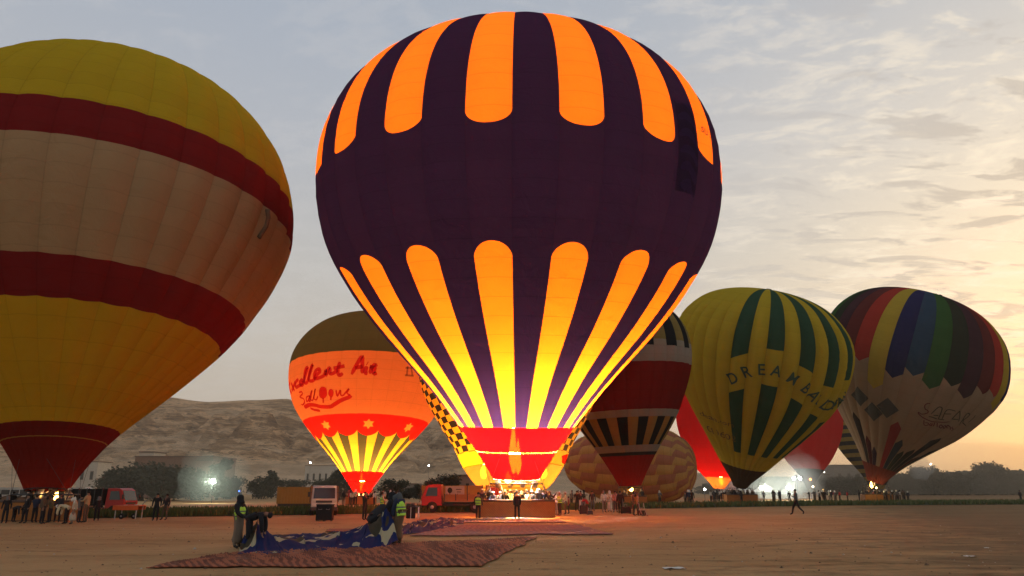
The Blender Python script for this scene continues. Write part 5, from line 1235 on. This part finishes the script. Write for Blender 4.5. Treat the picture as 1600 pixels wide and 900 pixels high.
person(gp(953, 800), -.4, 'hold', M_cream, M_white, (('robe', M_white),), ('scarf', M_white), label='person in long white robe behind the metal barrier')
person(gp(962, 801), .2, 'shift', mat('pink_cloth', (.42, .2, .16), .9), M_dark, (), 'hair', label='person in pink top behind the metal barrier')
person(gp(970, 803), AW, 'stand', M_black, M_black, (('jacket', M_black),), 'hair', label='broad man in black at the right end of the metal barrier')
person(gp(990, 806), RT, 'lean', M_brown, M_black, (), 'hair', h=1.68, label='person in brown top leaning over the black trolley bag')
person(gp(997, 805), LF, 'stand', mat('tan_cloth', (.35, .22, .13), .9), M_dark, (), ('scarf', M_brown), h=1.6, label='person in tan top facing left behind the trolley bag')
person(gp(1246, 805), RT + pi * 1.0, 'walk', mat('teal_cloth', (.045, .075, .08), .9), M_black, (), 'hair', h=1.84, label='lone man striding left across the empty field')
person(gp(242, 814), .2, 'stand', M_black, M_black, (), 'hair', h=1.6, label='dark man left of the pair standing under the trees at left')
person(gp(257, 813), -.3, 'shift', M_dark, M_brown, (), 'hair', h=1.55, label='brown clad man right of the pair standing under the trees at left')
# crew at left
crew = [(6, 818, .3, 'stand', M_black, None), (20, 816, RT, 'bend', M_dark, None), (38, 818, -.5, 'shift', M_black, None), (52, 817, AW, 'hold', M_navy, None), (64, 819, RT, 'lean', M_brown, None), (76, 817, LF, 'hold', mat('olive_cloth', (.10, .085, .04), .9), None), (88, 816, .4, 'low', M_dark, None), (150, 814, .4, 'stand', M_black, None)]
labs = ['dark figure at the very left edge in front of the yellow balloon basket', 'dark man leaning right beside the leftmost figure', 'black clad man in the middle of the left basket front', 'navy shirted man reaching up at the left basket', 'brown clad man under the small flame of the yellow balloon', 'man in olive shirt right of the small flame', 'dark man just left of the white shirted bending man', 'black clad man before the red cab truck at left']
for a, lab in zip(crew, labs): person(gp(a[0], a[1]), a[2], a[3], a[4], M_black, (('jacket', a[4]),) if a[0] % 4 == 0 else (), 'hair' if a[0] % 3 else ('scarf', M_grey), h=1.42 + (a[0] % 5) * .05, label=lab)
person(gp(102, 819), LF, 'bend', M_cream, M_black, (('jacket', M_cream),), ('cap', M_white), h=1.60, label='man in cream shirt and white cap bending at the left basket')
person(gp(112, 819.5), LF + .5, 'lean', M_white, M_rb, (('robe', mat('pale_robe', (.42, .36, .26), .95)),), ('scarf', M_white), h=1.5, label='pale robed man directly behind the bending cream shirted man')
person(gp(122, 817), RT, 'lean', M_grey, M_dark, (), 'hair', h=1.55, label='grey shirted man right of the pale robed man')
person(gp(132, 817), LF, 'hold', mat('sand_cloth', (.40, .26, .13), .9), M_brown, (), 'hair', h=1.74, label='tall man in sand coloured shirt left of the red cab truck')
# passengers in the baskets
def passengers(key, n_, w, dpt, seed, labfn, grp, cx=0.0, z=None):
    S = SH[key]; rnd = random.Random(seed); tops = [M_dark, M_black, M_brown, M_dark, M_grey, M_navy, M_black, M_cream]
    for k in range(n_):
        x = S.o.x + cx - w / 2 + w * (k + .5) / n_ + rnd.uniform(-.06, .06); y = S.o.y + (-.36 if k % 2 == 0 else .30) + rnd.uniform(-.06, .06)
        lab = labfn(k); person((x, y, .12), rnd.uniform(-1.2, 1.2) + (0 if rnd.random() < .6 else pi), rnd.choice(['stand', 'hold', 'shift', 'phone', 'hold']), rnd.choice(tops), M_dark, (), rnd.choice(['hair', ('scarf', rnd.choice([M_grey, M_brown, M_white])), ('cap', M_white), 'hair']), h=rnd.uniform(1.55, 1.78), label=lab, group=grp)
mainl = ['passenger at the far left inside the central basket', 'passenger second from the left end of the central basket', 'passenger under the left uprights of the central burner frame', 'passenger left of the brightest burner flame in the central basket', 'passenger right under the brightest burner flame', 'passenger between the flame and the leaning man in black', 'passenger directly behind the leaning man in black', 'passenger just right of the leaning man in black', 'passenger left of the right uprights of the burner frame', 'passenger right under the right uprights of the burner frame', 'passenger third from the right end of the central basket', 'passenger second from the right end of the central basket', 'passenger at the far right inside the central basket']
passengers('main', 13, 4.7, 1.7, 4, lambda k: mainl[k], 'passengers in the central basket')
passengers('left', 9, 4.8, 1.7, 5, lambda k: 'dark passenger standing in the basket of the big yellow balloon', 'passengers in the yellow balloon basket', -.6)
passengers('excellent', 9, 3.4, 1.3, 6, lambda k: 'firelit passenger in the basket of the orange lettered balloon', 'passengers in the orange balloon basket')
passengers('checker', 10, 4.8, 1.5, 7, lambda k: 'passenger in the basket behind the central one', 'passengers in the checked balloon basket')
passengers('dream', 6, 4.2, 1.5, 8, lambda k: 'dim passenger in the basket under the DREAM balloon', 'passengers in the DREAM balloon basket')
passengers('safari', 6, 4.2, 1.5, 9, lambda k: 'dim passenger in the basket under the SAFARI balloon', 'passengers in the SAFARI balloon basket')
passengers('maroon', 4, 3.2, 1.3, 10, lambda k: 'passenger in the basket under the maroon balloon', 'passengers in the maroon balloon basket')
# far crowds behind the verge
rnd = random.Random(21)
def crowd(px0, px1, Y0, Y1, n_, lab, grp, bright=.2):
    for k in range(n_):
        if k % 4 == 0: cpx = rnd.uniform(px0, px1); cY = rnd.uniform(Y0, Y1)
        px = min(max(cpx + rnd.gauss(0, 7), px0), px1); Y = cY + rnd.gauss(0, 1.6); p_ = at(px, Y)
        t_ = rnd.choice([M_dark, M_black, M_brown, M_grey, M_navy]) if rnd.random() > bright else rnd.choice([M_white, M_cream, M_red, mat('tan_cloth')])
        person((p_.x, Y, 0), rnd.uniform(0, 6.28), rnd.choice(['stand', 'shift', 'hold', 'stand']), t_, rnd.choice([M_dark, M_black, M_brown]), (), rnd.choice(['hair', ('scarf', M_white), ('scarf', M_dark)]), h=rnd.uniform(1.55, 1.85), label=lab, group=grp)
crowd(1098, 1238, 104, 124, 44, 'small dark onlooker in the crowd under the DREAM balloon', 'crowd under the DREAM balloon')
crowd(1262, 1420, 112, 130, 40, 'small dim onlooker in the crowd under the SAFARI balloon', 'crowd under the SAFARI balloon', .3)
crowd(536, 622, 88, 92, 14, 'firelit crew member standing under the orange lettered balloon', 'crew under the orange balloon', .6)
crowd(1000, 1095, 86, 92, 5, 'onlooker before the patchwork balloon lying on its side', 'onlookers before the patchwork balloon')
crowd(893, 985, 78, 86, 9, 'onlooker standing behind the metal barrier near the verge', 'onlookers behind the barrier', .4)
p_ = at(1596, 110); person(p_, .3, 'stand', M_dark, M_dark, (), 'hair', label='lone dark figure at the right picture edge behind the verge')

# ======================================================================= small gear
r = empty('barrier', gp(958, 803)); tag(r, 'thin metal crowd barrier in front of the white robed person', 'barrier')
for x in (-.78, .0, .78): MB().tube([(x, 0, 0), (x, 0, 1.15)], .022, 6).build('post', M_steel, r)
for z_ in (.25, 1.12): MB().tube([(-.78, 0, z_), (.78, 0, z_)], .018, 6).build('rail', M_steel, r)
for k in range(9): MB().tube([(-.7 + k * .175, 0, .25), (-.7 + k * .175, 0, 1.12)], .009, 4).build('bar', M_steel, r)
def bag(px, py, w_, h_, lab, m_=None, cat='bag'):
    r = empty('travel_bag', gp(px, py)); tag(r, lab, cat); m_ = m_ or M_black
    MB().box((0, 0, .05 + h_/2), (w_, .35, h_), bev=.06, top=(.92, .85)).build('body', m_, r)
    for s_ in (-1, 1): MB().lathe([(.02, -.03), (.05, -.03), (.05, .03), (.02, .03)], 8, (s_ * w_ * .38, 0, .05)).build('castor', M_rubber, r)
    MB().tube([(-.1, 0, .05 + h_), (-.1, .02, h_ + .22), (.1, .02, h_ + .22), (.1, 0, .05 + h_)], .014, 5).build('handle', M_steel, r)
bag(978, 803, .85, .48, 'large dark rounded bag on the ground between the barrier and the trolley bag'); bag(922, 804.5, .42, .25, 'small black bag on the ground right of the red jacket person')
bag(1003, 806, .55, .32, 'low black trolley bag in front of the tan topped person'); bag(912, 804, .62, .62, 'tall black bag standing in front of the red jacket person')
r = empty('chair', gp(915, 801), .6); tag(r, 'folding chair under the person in the red jacket', 'chair')
MB().box((0, .08, .42), (.42, .40, .04)).build('seat', M_dark, r); MB().box((0, .30, .72), (.40, .03, .30)).build('backrest', M_dark, r)
for x in (-.2, .2):
    for y in (-.1, .27): MB().tube([(x, y, 0), (x, y, .42 if y < 0 else .85)], .015, 5).build('leg', M_steel, r)
r = empty('stroller', gp(1005, 807), .3); tag(r, 'light folding push frame standing beside the trolley bag', 'push frame')
for s_ in (-.18, .18):
    MB().tube([(s_, .25, .9), (s_, .12, .5), (s_, -.28, .06)], .016, 5).build('frame_rail', M_steel, r); MB().tube([(s_, -.15, .55), (s_, .25, .06)], .016, 5).build('leg', M_steel, r)
    MB().lathe([(.03, -.02), (.07, -.02), (.07, .02), (.03, .02)], 10, (s_, -.28, .06)).build('wheel', M_rubber, r)
for px, lab in ((638, 'black gas cylinder left of the pair behind the cloth workers'), (645, 'black gas cylinder right of the pair behind the cloth workers')):
    r = empty('gas_cylinder', gp(px, 810)); tag(r, lab, 'gas cylinder', 'gas cylinders behind the cloth workers')
    MB().lathe([(.12, 0), (.16, .04), (.16, .72), (.12, .80), (.05, .84)], 14).build('tank', M_black, r, True); MB().lathe([(.05, .83), (.05, .92)], 8).build('valve', M_steel, r, True); MB().lathe([(.13, .80), (.13, .94), (.12, .94), (.12, .80)], 14).build('collar', M_dsteel, r, True)
r = empty('side_table', gp(648, 810)); tag(r, 'small dark table with a pale leg next to the gas cylinders', 'table')
MB().box((0, 0, .72), (.55, .5, .05)).build('tabletop', M_dsteel, r)
for x in (-.24, .24):
    for y in (-.2, .2): MB().tube([(x, y, 0), (x, y, .7)], .022, 6).build('leg', M_white, r)
r = empty('inflation_fan', gp(588, 846), .6); tag(r, 'dark boxy inflation fan lifted behind the cloth, left of the vest worker', 'fan')
MB().lathe([(.36, -.12), (.42, -.10), (.42, .14), (.38, .16), (.34, .0)], 20).build('shroud', M_black, r, True).rotation_euler = (pi/2, 0, 0)
r.children[0].location = (0, 0, .92)
MB().box((.05, .25, .80), (.35, .35, .3), bev=.03).build('engine', M_dsteel, r)
for s_ in (-1, 1): MB().tube([(s_ * .36, -.15, 0), (s_ * .30, 0, .75), (s_ * .36, .35, 0)], .03, 6).build('frame', M_dsteel, r)
for k in range(4): MB().box((0, 0, 0), (.62, .02, .09), rx=.5).build('blade', M_steel, r).location = (0, .02, .92); r.children[-1].rotation_euler = (0, k * pi/4, 0)

# ======================================================================= air
if HAZE:
    # one closed box of dusty air
    q = MB().box((0, 440, 46), (1700, 900, 94)); o = q.build('haze', []); m = bpy.data.materials.new('dusty_air'); m.use_nodes = True; n = NT(m.node_tree)
    pv_ = n.new('ShaderNodeVolumePrincipled'); pv_.inputs['Color'].default_value = (.95, .84, .68, 1); pv_.inputs['Density'].default_value = HAZE; pv_.inputs['Anisotropy'].default_value = .35
    n.out(pv_.outputs[0], 'Volume'); o.data.materials.append(m); tag(o, 'dusty morning air over the field', 'haze', kind='stuff')

    def dust(name, c, r_, dens, lab, seed, col=(.80, .66, .48)):
        q = MB(); q.lathe([(max(.02, sin(pi * i / 14)) , -cos(pi * i / 14)) for i in range(15)], 28); vs = []
        for p_ in q.v:
            f = 1 + .30 * noise.noise((p_[0] * 1.6 + seed, p_[1] * 1.6, p_[2] * 2.2)); vs.append((c[0] + p_[0] * r_[0] * f, c[1] + p_[1] * r_[1] * f, max(.3, c[2] + p_[2] * r_[2] * f)))
        q.v = vs; m = bpy.data.materials.new(name + '_volume'); m.use_nodes = True; n = NT(m.node_tree); pv_ = n.new('ShaderNodeVolumePrincipled')
        pv_.inputs['Color'].default_value = col + (1,); pv_.inputs['Density'].default_value = dens; n.out(pv_.outputs[0], 'Volume'); o = q.build(name, m, None, True); tag(o, lab, 'smoke', kind='stuff')
    dust('dust_cloud', (at(1380, 250).x, 250, 2), (120, 13, 17), .014, 'pale dust hanging low over the field under the right hand balloons', 2)
    dust('dust_cloud', (at(1205, 150).x, 148, 2), (10, 8, 9), .012, 'greenish lit dust around the floodlights right of the DREAM balloon mouth', 5)
    dust('dust_cloud', (at(330, 118).x, 116, 2), (24, 8, 8), .006, 'thin dust in front of the dark trees around the left floodlight', 9)
    dust('smoke_puff', (at(1446, 215).x, 215, height(731, 215)), (3.4, 3, 3.4), .07, 'small white puff of smoke rising by the tree line under the SAFARI balloon', 8, (.98, .95, .9))

    for k, (px, py, Y, r_, ds) in enumerate(((333, 752, 105, 4.6, .020), (1190, 762, 132, 4.8, .024), (1231.5, 762, 132, 4.8, .024), (1245, 747.5, 140, 4.6, .016))):
        z_ = height(py, Y); dust('added_halo_dust', (at(px, Y, z_).x, Y - .5, z_), (r_, r_, r_ * .9), ds, ('added dust ball making the halo of the floodlight at left', 'added dust ball making the halo of the low floodlight left of the walking man', 'added dust ball making the halo of the floodlight next to the walking man', 'added dust ball making the halo of the high twin floodlight')[k], 30 + k, (.95, .97, .9))  # dust balls added so that each floodlight shows a halo of glare
